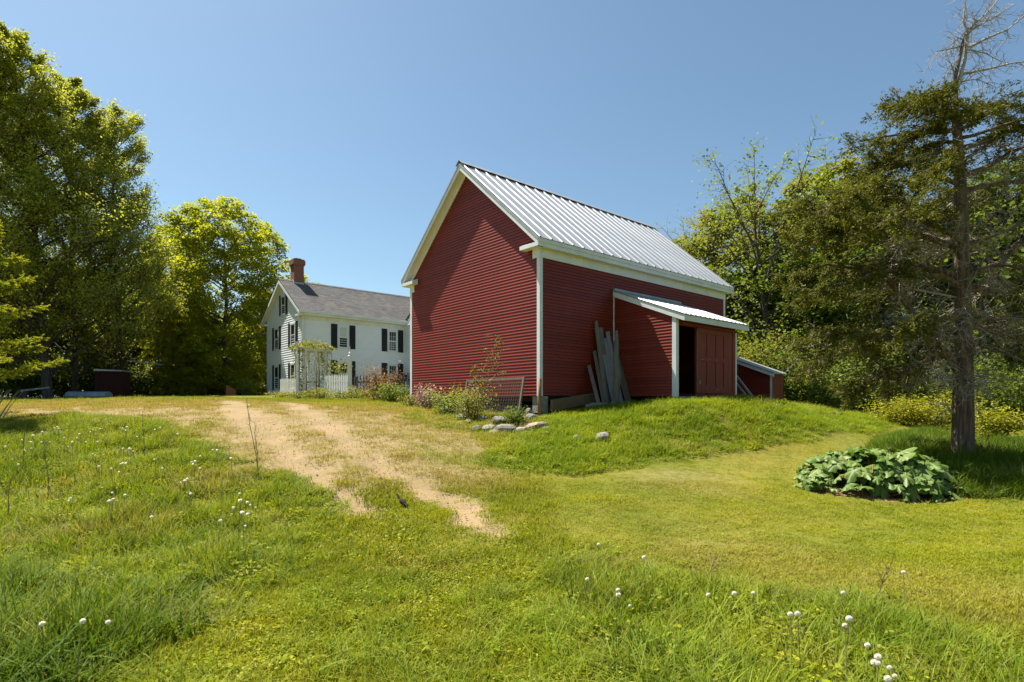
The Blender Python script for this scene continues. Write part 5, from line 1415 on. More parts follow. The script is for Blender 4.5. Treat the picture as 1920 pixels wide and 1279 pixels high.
for (va, ut, vt, dy) in limbs:
    if va < 260: va += 28; vt += 34
    zt_ = cl(1805, va); p0 = Vector((0, 0, zt_.z)); tip = cl(ut, vt, dy*1.3)
    L = (tip - p0).length; sag = 0.10*L
    pts = [p0.lerp(tip, s) + Vector((0, 0, sag*math.sin(math.pi*s)*(1 if vt <= va + 15 else 0.5))) + Vector(rg.normal(0, 0.03*L, 3))*(1 if 0 < s < 1 else 0) for s in (0, 0.2, 0.4, 0.6, 0.8, 1)]
    r0 = 0.02 + 0.014*L
    live.tube(pts, [r0*(1 - 0.85*i/5) for i in range(6)], 5, cap=False)
    nsub = int(12 + 13*L)
    for q in range(nsub):
        s = rg.uniform(0.10, 1.0); f = min(s, 0.999)*5; i = int(f); b0 = pts[i].lerp(pts[i+1], f - i)
        dirl = (pts[i+1] - pts[i]).normalized(); side = Vector((-dirl.y, dirl.x, 0)) * rg.choice([-1, 1])
        l2 = (0.24 + 0.20*L*(1 - 0.55*s))*rg.uniform(0.5, 1.2)
        e = b0 + (dirl*rg.uniform(0.2, 0.9) + side*rg.uniform(0.3, 1.0) + Vector((0, 0, rg.uniform(-0.55, 0.35)))).normalized()*l2
        if s < 0.42 and rg.uniform() < 0.8 and va > 300:
            twig(dead, b0, e - b0, l2*1.2, 0.0085, 2)
            continue
        live.tube([b0, b0.lerp(e, 0.5) + Vector((0, 0, 0.03)), e], [0.008, 0.005, 0.003], 3, cap=False)
        if rg.uniform() < 0.25: twig(dead, b0.lerp(e, 0.4), Vector(rg.normal(0, 1, 3)) + Vector((0, 0, -0.8)), 0.25, 0.004, 1)
        # flat drooping sprays along the branchlet
        for w in range(int((10 + 22*l2)*(0.62 if va < 330 else 0.5 + 0.45*s))):
            t = rg.uniform(0.15, 1.05); c0 = np.array(b0.lerp(e, t)); dsp = np.array((e - b0).normalized()) + rg.normal(0, 0.6, 3) + np.array([0, 0, -0.1]); dsp /= np.linalg.norm(dsp)
            if abs(c0[0]) < 0.42 and c0[1] < 0.1 and c0[2] < 6.3: continue
            nn = rg.integers(7, 13); tt = rg.uniform(0, 1, (nn, 1))
            C.append(c0 + dsp*tt*0.17 + rg.normal(0, 0.021, (nn, 3))); AL.append(np.repeat(dsp[None], nn, 0)); Tt.append(np.clip(rg.normal(0.5, 0.2) + rg.normal(0, 0.15, nn), 0, 1))
# the big low limb forking up to the left, mostly dead
for path, r in (([cl(1800, 700), cl(1780, 670), cl(1745, 635), cl(1715, 590), cl(1690, 555), cl(1660, 520), cl(1610, 500)], 0.085), ([cl(1715, 590), cl(1680, 600), cl(1640, 620), cl(1590, 635)], 0.03), ([cl(1690, 555), cl(1690, 500), cl(1700, 470)], 0.03),
                ([cl(1815, 735), cl(1840, 722), cl(1852, 712)], 0.035), ([cl(1795, 780), cl(1778, 765), cl(1772, 752)], 0.022), ([cl(1808, 545), cl(1870, 520), cl(1905, 548)], 0.045), ([cl(1806, 455), cl(1720, 462), cl(1680, 458)], 0.04), ([cl(1805, 420), cl(1740, 420), cl(1655, 438)], 0.03),
                ([cl(1640, 620), cl(1560, 640), cl(1500, 655)], 0.02), ([cl(1805, 560), cl(1700, 540), cl(1600, 550)], 0.022)):
    m = len(path); (live if r > 0.04 else dead).tube(path, [r*(1 - 0.6*i/(m - 1)) for i in range(m)], 7, cap=False)
    for i in range(m - 1):
        for q in range(6):
            s = path[i].lerp(path[i+1], rg.uniform()); twig(dead, s, Vector(rg.normal(0, 1, 3)) + Vector((-0.3, 0, -0.1)), rg.uniform(0.2, 0.5), 0.006, 2)
for q in range(110):          # burr of dead twigs on the trunk
    v = rg.choice([rg.uniform(690, 720), rg.uniform(380, 680)]); a = rg.uniform(0, 6.28); p0 = cl(1805, v); p0 = Vector((math.cos(a)*0.15, math.sin(a)*0.15, p0.z))
    twig(dead, p0, Vector((math.cos(a), math.sin(a), rg.uniform(-0.3, 0.3))), rg.uniform(0.25, 0.8), 0.009, 2)
C = np.concatenate(C); AL = np.concatenate(AL)
V, F, TT = leaf_quads(C, 0.066, 0.30, 0.3, rg, np.concatenate(Tt), 0.06, AL)
live.build('limbs', M['bark_cedar'], cedar)
dd_ = dead.build('dead_twigs', M['twig_grey'], cedar); dd_['kind'] = 'stuff'
c = link('crown', np_mesh('crown', V, F, M['lf_cedar'], {'tint': TT}), cedar); c['kind'] = 'stuff'

# ------------------------------------------------------------------ spruce at the left edge
SPX, SPY = -13.4, 13.6
spruce = empty('spruce_tree', gpt(SPX, SPY, -0.05), 0, 'young spruce with bright green new shoots cut off by the left edge', 'tree')
rg = np.random.default_rng(91)
wood = MB(); wood.tube([(0, 0, -0.2), (0, 0, 3), (0, 0, 6)], [0.14, 0.09, 0.02], 8, cap=False)
C = []; AL = []; Tt = []; bare = MB()
def shoots(b0, e, n):
    for w in range(n):
        t = rg.uniform(0.1, 1.0); s = b0.lerp(e, t); d = np.array((e - b0).normalized())*0.8 + np.array([rg.normal(0, .5), rg.normal(0, .5), rg.uniform(-0.35, 0.5)]); d /= np.linalg.norm(d)
        ln = rg.uniform(0.12, 0.22); nn = 34; tt = rg.uniform(0, 1, (nn, 1)); pr = rg.normal(0, 1, (nn, 3)); pr -= d*(pr @ d)[:, None]; pr /= np.linalg.norm(pr, axis=1)[:, None]
        C.append(np.array(s) + d*tt*ln + pr*0.022*(1.1 - tt)); AL.append(d*0.8 + pr*0.5); Tt.append(np.clip(0.12 + 0.75*tt[:, 0] + rg.normal(0, 0.12, nn), 0, 1))
for k in range(46):
    a = k*2.4; z = 1.0 + 4.6*(k/46); L = 2.45*(1 - (z - 1.0)/6.0)*rg.uniform(0.75, 1.05)
    p0 = Vector((0, 0, z)); tip = Vector((math.cos(a)*L, math.sin(a)*L, z + 0.05*L + rg.uniform(-0.1, 0.25)))
    mid = p0.lerp(tip, 0.5) - Vector((0, 0, 0.10*L))
    wood.tube([p0, mid, tip], [0.022, 0.014, 0.005], 4, cap=False)
    for q in range(9):
        s = 0.3 + 0.7*q/8; b0 = mid.lerp(tip, (s - 0.5)*2) if s > 0.5 else p0.lerp(mid, s*2)
        for sg in (-1, 1):
            a2 = a + sg*rg.uniform(0.5, 0.9); e = b0 + Vector((math.cos(a2), math.sin(a2), rg.uniform(-0.1, 0.2)))*(0.5*(1.1 - s) + 0.12)
            wood.tube([b0, e], [0.007, 0.003], 3, cap=False); shoots(b0, e, 5)
    shoots(mid, tip, 6)
for k in range(26):
    a = rg.uniform(-1.6, 1.0); p0 = Vector((rg.uniform(0.5, 1.3), rg.uniform(-0.6, 0.3), 0.0)); 
    bare.tube([p0, p0 + Vector((0.15*math.cos(a), 0.1, 0.35)), p0 + Vector((0.55*math.cos(a), 0.2*math.sin(a), 0.75))], [0.014, 0.010, 0.004], 4, cap=False)
wood.build('trunk', M['bark'], spruce)
bare.build('dead_stems', M['twig_grey'], spruce)['kind'] = 'stuff'
C = np.concatenate(C); V, F, TT = leaf_quads(C, 0.058, 0.30, 0.0, rg, np.concatenate(Tt), 0.02, np.concatenate(AL))
c = link('crown', np_mesh('crown', V, F, M['lf_spruce'], {'tint': TT}), spruce); c['kind'] = 'stuff'

# ------------------------------------------------------------------ rhubarb
M['rhub'] = mat_leaf('rhubarb_leaf', (0.06, 0.115, 0.015), (0.12, 0.19, 0.035), (0.21, 0.27, 0.08), 0.28, 0.5, tcol=(1.1, 1.2, 0.3), spec=0.3)
M['rhub_stalk'] = mat_noise('rhubarb_stalk', (0.22, 0.05, 0.04), (0.20, 0.16, 0.05), 6, 0.5)
def rhubarb_leaf(seed):
    rg = np.random.default_rng(seed); n = 30; V = []; F = []; T_ = []
    def outline(a):
        r = 0.5*(1 - 0.55*math.exp(-(abs(abs(a) - math.pi))**2*6)) * (1.15 - 0.22*abs(math.sin(a)))
        return r*(1 + 0.26*math.sin(5*a + seed) + 0.16*math.sin(11*a + 2*seed))
    cup = rg.uniform(-0.25, 0.1); t0 = rg.uniform(0.25, 0.9)
    rings = (0.0, 0.35, 0.7, 1.0)
    V.append((0, 0, 0)); T_.append(t0)
    for k in rings[1:]:
        for i in range(n):
            a = 2*math.pi*i/n - math.pi; r = outline(a)*k
            x = r*math.cos(a) + 0.08*k; y = r*math.sin(a)
            z = -0.30*k*k*abs(y)*1.2 + cup*k*k*0.3 - 0.22*max(0, x)**2 + 0.10*k*k*math.sin(6*a + seed) + 0.05*k*math.sin(10*a)
            V.append((x, y, z)); T_.append(np.clip(t0 + rg.normal(0, 0.08) - 0.1*k, 0, 1))
    quads = []; tris = []
    for i in range(n): tris.append((0, 1 + i, 1 + (i + 1) % n))
    for q in range(len(rings) - 2):
        o0 = 1 + q*n; o1 = 1 + (q + 1)*n
        for i in range(n):
            j = (i + 1) % n; quads.append((o0 + i, o1 + i, o1 + j)); quads.append((o0 + i, o1 + j, o0 + j))
    return np.array(V), np.array(tris + quads), np.array(T_)
def rhub_mesh(seed):
    V, F, TT = rhubarb_leaf(seed)
    # stalk goes down and back from the blade's heel
    b = MB(); b.tube([(0, 0, 0), (-0.25, 0, -0.35), (-0.42, 0, -0.95)], [0.022, 0.032, 0.038], 5, cap=False)
    V2 = np.array(b.v); F2 = np.array(b.f); F2 = np.concatenate([F2[:, [0, 1, 2]], F2[:, [0, 2, 3]]]) + len(V)
    F_all = np.concatenate([F, F2]); mi = [0]*len(F) + [1]*len(F2)
    return np_mesh('leaf', np.concatenate([V, V2]), F_all, [M['rhub'], M['rhub_stalk']], {'tint': np.r_[TT, np.full(len(V2), 0.5)]}, smooth=True, midx=mi)
rh_meshes = [rhub_mesh(s) for s in range(8)]
rhub = empty('rhubarb_plant', (RH.x, RH.y, RH.z), 0, 'large spreading rhubarb plant with broad pale green leaves in a bare soil bed', 'plant')
rg = np.random.default_rng(44)
for i in range(300):
    a = rg.uniform(0, 6.283); k = math.sqrt(rg.uniform()); x = 1.22*k*math.cos(a); y = 0.78*k*math.sin(a)
    zz = 0.40*(1 - k**2.4) + 0.05 + rg.uniform(-0.06, 0.14)
    s = rg.uniform(0.13, 0.33)*(1.0 if k < 0.8 else 0.85)
    tilt = 0.15 + 0.6*k + rg.normal(0, 0.4)
    gzz = gz1(RH.x + x, RH.y + y) - RH.z
    o = link('leaf', rh_meshes[i % 8], rhub, loc=(x, y, gzz + zz), scale=(s, s*rg.uniform(0.8, 1.1), s))
    o.rotation_mode = 'ZYX'; o.rotation_euler = (rg.normal(0, 0.25), tilt, math.atan2(y, x) + rg.normal(0, 0.5))
    o.rotation_mode = 'XYZ'
    o.rotation_euler = (Matrix.Rotation(math.atan2(y, x) + rg.normal(0, 0.5), 3, 'Z') @ Matrix.Rotation(tilt, 3, 'Y') @ Matrix.Rotation(rg.normal(0, 0.25), 3, 'X')).to_euler()
# ------------------------------------------------------------------ stones in front of the barn
for i, (u, v, Y, s, mt, lb) in enumerate((
    (1003, 803, 13.1, 0.30, 'p', 'flat pinkish fieldstone at the foot of the barn corner bank'),
    (938, 782, 13.9, 0.27, 's', 'tilted grey boulder under the wire screen'),
    (860, 762, 16.2, 0.24, 's', 'grey boulder under the left part of the barn gable'),
    (838, 764, 16.6, 0.2, 's', 'grey fieldstone left of the boulder under the gable'),
    (995, 775, 14.3, 0.24, 's', 'dark boulder against the barn corner post'),
    (950, 806, 12.9, 0.26, 's', 'flat grey slab in the grass below the small round shrub'),
    (925, 810, 12.7, 0.15, 's', 'small stone in the grass left of the flat slab'),
    (976, 806, 12.9, 0.17, 's', 'small grey stone between the slab and the pinkish stone'),
    (1082, 814, 11.6, 0.15, 's', 'pale stone half hidden in the bank grass, left one of two'),
    (1128, 818, 11.5, 0.18, 's', 'pale stone half hidden in the bank grass, right one of two'),
    (905, 772, 14.6, 0.17, 's', 'rough stone below the sapling at the gable'),
    (880, 780, 14.0, 0.14, 's', 'small stone among the shrubs below the gable'),
    (870, 772, 14.6, 0.19, 's', 'mossy stone at the left foot of the sapling'),
    (915, 798, 13.2, 0.2, 's', 'low stone left of the small round shrub'),
    (985, 792, 13.4, 0.2, 's', 'grey stone right behind the small round shrub'),
    (892, 800, 13.2, 0.13, 's', 'small stone at the lower left end of the stone heap'),
    (1022, 806, 12.9, 0.12, 's', 'small stone right of the pinkish fieldstone'))):
    p = pix(u, v, Y); g = gz1(p.x, Y)
    o = link('fieldstone', pink if mt == 'p' else stones[i % 6], None, loc=(p.x, Y, g + s*0.22), rot=(0.15*(i % 3 - 1), 0.2*((i*2) % 3 - 1), i*1.3), scale=(s*1.15, s, s*(0.65 if mt == 'p' else 0.8)))
    tag(o, lb, 'stone', 'stones in front of the barn')

# ------------------------------------------------------------------ planks leaning on the barn wall
def plank(x, y, lean, h, w, t, mat, label, rz=0.0, roll=0.0, name='plank', cut=0.05):
    """a board whose foot stands at barn point (x, y) and whose top leans to the wall"""
    f = barn_pt(x, y); g = gz1(f.x, f.y)
    b = MB()
    b.add([(-w/2, -t/2, 0), (w/2, -t/2, 0.02), (w/2, t/2, 0.02), (-w/2, t/2, 0), (-w/2*0.93, -t/2, h - cut), (w/2*0.96, -t/2, h), (w/2*0.96, t/2, h), (-w/2*0.93, t/2, h - cut)],
          [(0,3,2,1),(4,5,6,7),(0,1,5,4),(1,2,6,5),(2,3,7,6),(3,0,4,7)])
    o = b.build(name, mat)
    # local x along the wall, lean about it towards -x of the barn frame
    R = Matrix.Rotation(ROT + math.pi/2 + rz, 3, 'Z') @ Matrix.Rotation(-lean, 3, 'X') @ Matrix.Rotation(roll, 3, 'Y')
    o.rotation_euler = R.to_euler(); o.location = (f.x, f.y, g - 0.03)
    return tag(o, label, 'plank', 'old boards leaning on the barn')
def lean_for(x, h): return math.asin(min(0.5, (x - 0.10)/h))
for (x, y, h, w, t, mt, roll, lb) in (
    (0.80, 1.62, 1.55, 0.13, 0.03, 'grey_wood', 0.20, 'short brown grey board at the left end of the leaning boards'),
    (0.74, 1.88, 1.95, 0.13, 0.03, 'grey_wood', 0.14, 'narrow weathered board, second from the left of the leaning boards'),
    (0.70, 2.02, 2.85, 0.09, 0.05, 'grey_wood', 0.05, 'tallest thin weathered post among the leaning boards'),
    (0.62, 2.18, 2.62, 0.34, 0.03, 'grey_wood', 0.02, 'wide weathered grey board behind the pale leaning board'),
    (0.80, 2.42, 2.32, 0.46, 0.035, 'pale_wood', -0.03, 'wide pale grey board in the middle of the leaning boards'),
    (0.66, 2.62, 2.50, 0.16, 0.03, 'pale_wood', -0.02, 'narrow pale board just right of the widest pale board'),
    (0.80, 2.88, 2.18, 0.27, 0.035, 'grey_wood', -0.07, 'brown grey board at the right end of the leaning boards')):
    h *= 0.88; x = 0.10 + (x - 0.10)*0.8
    plank(x, y, lean_for(x, h), h, w, t, M[mt], lb, 0.0, roll*0.6)
# crooked slab of bark-covered wood in front of them
f = barn_pt(0.92, 2.02); g = gz1(f.x, f.y)
rgl = np.random.default_rng(4)
lg = MB(); lg.tube([(0, 0, -0.05), (-0.05, 0.02, 0.45), (-0.02, 0.05, 0.8), (-0.12, 0.10, 1.25), (-0.18, 0.2, 1.7), (-0.26, 0.3, 2.1)], [0.07, 0.10, 0.11, 0.085, 0.07, 0.04], 8)
o = lg.build('driftwood', M['grey_wood'], None, loc=(f.x, f.y, g)); o.rotation_euler = (0, 0, ROT)
tag(o, 'crooked weathered slab of wood in front of the leaning boards', 'wood')
for i, (dx, dy, l, lb) in enumerate(((0.95, 1.45, 0.8, 'short weathered log on the ground left of the leaning boards'), (0.8, 1.2, 0.6, 'stubby log lying nearest to the barn corner'), (1.05, 1.75, 0.7, 'weathered log lying at the foot of the leaning boards'))):
    f = barn_pt(dx, dy); g = gz1(f.x, f.y)
    b = MB(); b.tube([(-l/2, 0, 0), (0, 0.02, 0.02), (l/2, 0, 0)], [0.07, 0.075, 0.06], 8)
    o = b.build('log', M['grey_wood'], None, smooth=True, loc=(f.x, f.y, g + 0.06)); o.rotation_euler = (0.0, 0.05, ROT + math.pi/2 + 0.5*i - 0.4)
    tag(o, lb, 'log', 'logs by the leaning boards')
# old beam lying along the footing right of the corner
f = barn_pt(0.18, 1.15); g = gz1(f.x, f.y)
b = MB(); b.box(-0.9, 0.9, -0.05, 0.05, -0.14, 0.14); o = b.build('beam', M['brown_wood'], None, loc=(f.x, f.y, g + 0.20)); o.rotation_euler = (0.2, -0.12, ROT + math.pi/2)
tag(o, 'old brown beam lying along the footing right of the barn corner', 'beam')
# corner post standing on a stone in front of the corner board
f = barn_pt(0.05, -0.06); g = gz1(f.x, f.y)
b = MB(); b.tube([(0, 0, -0.1), (0.0, 0, 0.4), (0.01, 0, BC.z + 0.45 - g)], [0.05, 0.048, 0.045], 8)
o = b.build('post', M['brown_wood'], None, smooth=True, loc=(f.x, f.y, g)); tag(o, 'short brown wooden post in front of the barn corner board', 'post')
# two dark rails leaning by the shed
for i, (u0, v0, u1, v1, lb) in enumerate(((1381, 705, 1412, 741, 'upper dark rail leaning between the lean-to and the shed'), (1380, 718, 1402, 742, 'lower dark rail leaning between the lean-to and the shed'))):
    p = pix(u0, v0, 18.6); q = pix(u1, v1 + 4, 18.3)
    o = MB().beam((0, 0, 0), p - q, 0.10, 0.05).build('rail', M['roof_grey'], None, loc=q); tag(o, lb, 'rail', 'rails leaning by the shed')

# ------------------------------------------------------------------ wire mesh screen leaning on the gable
sc = empty('wire_screen', barn_pt(-0.38, -0.40, 0), ROT, 'wooden framed wire mesh screen leaning on the barn gable', 'screen')
sg = gz1(sc.location.x, sc.location.y) - BC.z
SWD, SHT = 2.50, 0.95
screen_rot = Matrix.Rotation(-0.20, 4, 'X')
def sp_(x, z): 
    v = screen_rot @ Vector((x, 0, z)); return (v.x - SWD + 0.0, v.y, v.z + sg + 0.10)
b = MB()
for (x, nm) in ((0.0, 'upright'), (SWD, 'upright')):
    MB().beam(sp_(x, -0.02), sp_(x, SHT + 0.03), 0.055, 0.045, up=(0, 1, 0)).build(nm, M['grey_wood'], sc)
for z in (0.0, SHT):
    MB().beam(sp_(0.03, z), sp_(SWD - 0.03, z), 0.05, 0.03, up=(0, 1, 0)).build('rail', M['grey_wood'], sc)
wm = MB(); cw_, chh = 0.070, 0.085
for r in range(int(SHT/chh)):
    for q in range(int(SWD/cw_)):
        x = q*cw_ + (cw_/2 if r % 2 else 0); z = r*chh
        for (a, c2) in (((x, z), (x + cw_/2, z + chh*0.45)), ((x + cw_/2, z + chh*0.45), (x + cw_, z)), ((x + cw_/2, z + chh*0.45), (x + cw_/2, z + chh))):
            if a[0] > SWD or c2[0] > SWD or c2[1] > SHT: continue
            p0, p1 = sp_(*a), sp_(*c2); wm.beam(p0, p1, 0.010, 0.010)
o = wm.build('wire_mesh', M['wire'], sc); o['kind'] = 'stuff'

# ------------------------------------------------------------------ fences and arbour by the house
def picket_mesh(name, h, w, t, mat):
    b = MB(); b.add([(-w/2, -t/2, 0), (w/2, -t/2, 0), (w/2, -t/2, h - w*0.9), (0, -t/2, h), (-w/2, -t/2, h - w*0.9), (-w/2, t/2, 0), (w/2, t/2, 0), (w/2, t/2, h - w*0.9), (0, t/2, h), (-w/2, t/2, h - w*0.9)],
        [(0,1,2,3,4), (9,8,7,6,5), (0,5,6,1), (1,6,7,2), (2,7,8,3), (3,8,9,4), (4,9,5,0)])
    return b.mesh(name, mat)
def fence(label, a, b, h, sp, w, mat, group=None):
    a = Vector(a); b = Vector(b); L = (b - a).length; rz = math.atan2(b.y - a.y, b.x - a.x)
    e = empty('picket_fence', (a.x, a.y, gz1(a.x, a.y)), rz, label, 'fence', group)
    pm_ = picket_mesh('picket', h, w, 0.02, mat); n = int(L/sp)
    dz = gz1(b.x, b.y) - gz1(a.x, a.y)
    for i in range(n + 1):
        x = i*sp; link('picket', pm_, e, loc=(x, -0.032, dz*x/L + 0.03), scale=(1, 1, 0.96 + 0.07*vnoise(np.array([x*3.1]), np.array([h]), 0.5, 3)[0]))
    for z in (0.28, h*0.74): MB().beam((0, 0, z), (L, 0, z + dz), 0.035, 0.075).build('rail', mat, e)
    for x in (0.0, L): MB().box(x - 0.05, x + 0.05, 0.02, 0.12, -0.2, h*0.98).build('post', mat, e)
    return e
FP = lambda u, Y: at_px(u, Y, 0)
fence('white picket fence running left from the vine covered arbour', FP(527, 33), FP(560, 30.2), 1.05, 0.20, 0.085, M['white_old'])
fence('white picket fence panel directly right of the nearest arbour post', FP(563, 30.2), FP(588, 30.0), 1.15, 0.20, 0.085, M['white_old'])
fence('white picket fence between the arbour and the tall white post', FP(610, 28.6), FP(652, 26.6), 1.15, 0.20, 0.09, M['white_old'])
fence('dark weathered picket fence between the tall white post and the barn', FP(666, 26.0), FP(768, 22.8), 1.05, 0.27, 0.10, M['dark_picket'])
p = FP(656, 26.4); b = MB(); b.box(-0.075, 0.075, -0.075, 0.075, -0.2, 1.95); b.lathe([(0.10, 1.951), (0.10, 2.0), (0.05, 2.05), (0.07, 2.12), (0.02, 2.2), (0.012, 2.45)], 10)
o = b.build('gate_post', M['white_old'], None, loc=p); tag(o, 'tall white post with a pointed finial at the end of the white fence', 'post')
# arbour: posts, top beams, slats
ar = empty('arbour', FP(585, 30.0), ROT, 'white wooden garden arbour standing in front of the house corner', 'arbour')
aw, ad = 0.95, 1.05; ah = 2.40
def apost(x, y, nm='post', h=ah): 
    g = 0; MB().box(x - 0.06, x + 0.06, y - 0.06, y + 0.06, -0.25, h).build(nm, M['white_old'], ar)
for x in (-aw/2, aw/2):
    for y in (-ad/2, 0, ad/2): apost(x, y)
for x in (-aw/2, aw/2): MB().box(x - 0.04, x + 0.04, -ad/2 - 0.25, ad/2 + 0.25, ah + 0.001, ah + 0.13).build('beam', M['white_old'], ar)
for y in np.linspace(-ad/2 - 0.2, ad/2 + 0.2, 8): MB().box(-aw/2 - 0.22, aw/2 + 0.22, y - 0.025, y + 0.025, ah + 0.131, ah + 0.21).build('slat', M['white_old'], ar)
for x in (-aw/2, aw/2):
    for z in (0.5, 1.0, 1.5, 2.0): MB().box(x - 0.012, x + 0.012, -ad/2, ad/2, z, z + 0.03).build('lattice_bar', M['white_old'], ar)
p = FP(558, 29.2); o = MB().box(-0.07, 0.07, -0.07, 0.07, -0.2, 2.9).build('trellis_post', M['white_old'], None, loc=p); tag(o, 'single white post standing left in front of the arbour', 'post')
# vine on the arbour
vine = empty('climbing_vine', ar.location, ROT, 'yellow green climbing vine heaped over the white arbour', 'vine')
rg = np.random.default_rng(8); C = []; Tt = []; stems = MB()
n = 1200; q = rg.uniform(-1, 1, (n, 2)); C.append(np.c_[q[:, 0]*0.95, q[:, 1]*1.0, ah + 0.12 + (1 - (q**2).sum(1)*0.5)*(0.25 + 0.5*vnoise(q[:, 0]*2, q[:, 1]*2, 0.7, 5))*rg.uniform(0, 1, n)])
for k in range(18):
    x = rg.uniform(-0.85, 0.85); y = rg.choice([-1, 1])*rg.uniform(0.6, 0.95); L = rg.uniform(0.3, 1.6) if rg.uniform() < 0.6 else rg.uniform(1.5, 2.6); m = int(24*L)
    zz = rg.uniform(0, 1, m); C.append(np.c_[x + rg.normal(0, 0.10, m), y + rg.normal(0, 0.10, m), ah + 0.2 - L*zz])
    stems.tube([(x, y, ah + 0.15), (x*1.02, y, ah + 0.15 - L)], [0.012, 0.006], 4, cap=False)
for (x, y) in ((-aw/2, ad/2), (aw/2, -ad/2), (aw/2, ad/2), (aw/2, 0)):
    m = 60; C.append(np.c_[x + rg.normal(0, 0.16, m), y + rg.normal(0, 0.16, m), rg.uniform(0.1, ah, m)]); stems.tube([(x + 0.08, y, -0.1), (x + 0.07, y + 0.05, 1.2), (x, y, ah)], [0.03, 0.02, 0.012], 5, cap=False)
m = 260; C.append(np.c_[rg.normal(1.9, 0.45, m), rg.normal(0.6, 0.3, m), rg.normal(1.5, 0.25, m)])
C = np.concatenate(C); V, F, TT = leaf_quads(C, 0.11, 0.75, 0.4, rg, np.clip(rg.normal(0.5, 0.25, len(C)), 0, 1), 0.08)
stems.build('stems', M['stalk'], vine); c = link('foliage', np_mesh('foliage', V, F, M['lf_vine'], {'tint': TT}), vine); c['kind'] = 'stuff'

# ------------------------------------------------------------------ things at the back of the left yard
# small dark red privy / box
e = empty('privy', at_px(212, 34.0, -0.05), 0.25, 'small dark red wooden hut in the shade of the left trees', 'hut')
for k in range(6): MB().box(-0.70 + 0.233*k + 0.004, -0.70 + 0.233*(k + 1) - 0.004, -0.60, -0.575, 0.0, 1.50).build('board', M['dark_red'], e)
MB().box(-0.69, 0.69, -0.574, 0.60, 0, 1.48).build('body', M['dark_red'], e)
MB().prism([(-0.72, 1.50), (0.72, 1.50), (0.72, 1.56), (-0.72, 1.62)], 'y', -0.70, 0.70).build('roof', M['roof_grey'], e)
# blue grey trough
e = empty('trough', at_px(168, 31.0, 0.02), 0.12, 'blue grey metal trough lying at the edge of the straw', 'trough')
b = MB(); nseg = 10; prof = []
for i in range(nseg + 1):
    a = math.pi*i/nseg; prof.append((0.38*math.cos(a), 0.28*math.sin(a)))
inner = [(x*0.93, z*0.90) for x, z in prof[::-1]]
b.prism(prof + inner, 'x', -1.0, 0.95); b.build('shell', M['blue_grey'], e)
b = MB(); b.prism(prof, 'x', -1.02, -1.001); b.build('end_panel', M['blue_grey'], e); b = MB(); b.prism(prof, 'x', 0.951, 0.97); b.build('end_panel', M['blue_grey'], e)
MB().box(-1.05, 1.02, -0.43, -0.381, 0.0, 0.05).build('rim', M['blue_grey'], e)
p = pix(40, 733, 28); q = pix(92, 727, 30); o = MB().tube([(0, 0, 0), q - p], [0.05, 0.045], 8).build('pole', M['pale_wood'], None, loc=p); tag(o, 'pale pole lying level near the spruce at the left edge', 'pole')
for k in (0.1, 0.85):
    s = p.lerp(q, k); g = gz1(s.x, s.y); o2 = MB().box(-0.08, 0.08, -0.08, 0.08, -0.1, s.z - g - 0.05).build('support', M['dark_picket'], None, loc=(s.x, s.y, g)); o2.parent = o; o2.matrix_parent_inverse = Matrix.Translation(-p)
p = pix(238, 676, 37); q = pix(305, 684, 38); o = MB().tube([(0, 0, 0), q - p], [0.035, 0.03], 6).build('fallen_branch', M['pale_wood'], None, loc=p); tag(o, 'pale straight branch caught in the trees above the red hut', 'branch')
# orange brown stump board by the maple
e = at_px(433, 41.5, 0); o = MB().prism([(-0.35, 0), (0.35, 0), (0.35, 0.5), (-0.3, 0.85)], 'y', -0.06, 0.06).build('board', M['orange'], None, loc=e); tag(o, 'slanted orange brown board at the foot of the maple', 'board')

# ------------------------------------------------------------------ dandelion clocks
def dandelion_head():
    rg = np.random.default_rng(3); V = []; F = []; T_ = []
    n = 80
    for i in range(n):
        z = 1 - 2*(i + 0.5)/n; a = i*2.39996; r = math.sqrt(1 - z*z); d = np.array([r*math.cos(a), r*math.sin(a), z])
        s = np.cross(d, [0.3, 0.2, 0.9]); s /= np.linalg.norm(s); t = np.cross(d, s)
        for sv in (s, t):
            b = len(V)
            V += [d*0.010, d*0.026 + sv*0.0055, d*0.028, d*0.026 - sv*0.0055]; F.append((b, b+1, b+2, b+3)); T_ += [rg.uniform(0, 1)]*4
    return np_mesh('seed_head', np.array(V), np.array(F), M['seed'], {'tint': np.array(T_)})
dh = dandelion_head()
def dstem(h, k):
    b = MB(); b.tube([(0, 0, -0.03), (0.02*k, 0, h*0.5), (0.05*k, 0.01*k, h)], [0.0035, 0.003, 0.0025], 5, cap=False); return b.mesh('stem', M['lf_vine_stem'])
M['lf_vine_stem'] = mat_noise('dandelion_stem', (0.16, 0.17, 0.05), (0.26, 0.22, 0.10), 8, 0.6)
dst = [dstem(0.30, 0.3), dstem(0.38, -0.6), dstem(0.24, 0.8)]
tips = [(0.015, 0.003, 0.30), (-0.03, -0.006, 0.38), (0.04, 0.008, 0.24)]
def dandelion(u, v, label, group, Y=None, sc=1.0, k=0):
    # the head is seen at (u, v); find the ground below it
    hgt_ = tips[k][2]*sc
    h = hit(u, v + 1.0)
    for _ in range(4):
        h = hit(u, v + hgt_*FPX/h.y)
    e = empty('dandelion', h, random.uniform(0, 6.28), label, 'dandelion', group); e.scale = (sc,)*3
    link('stem', dst[k], e); o = link('seed_head', dh, e, loc=tips[k], rot=(random.uniform(0, 3), random.uniform(0, 3), 0))
    o.scale = (random.uniform(0.42, 0.74),)*3
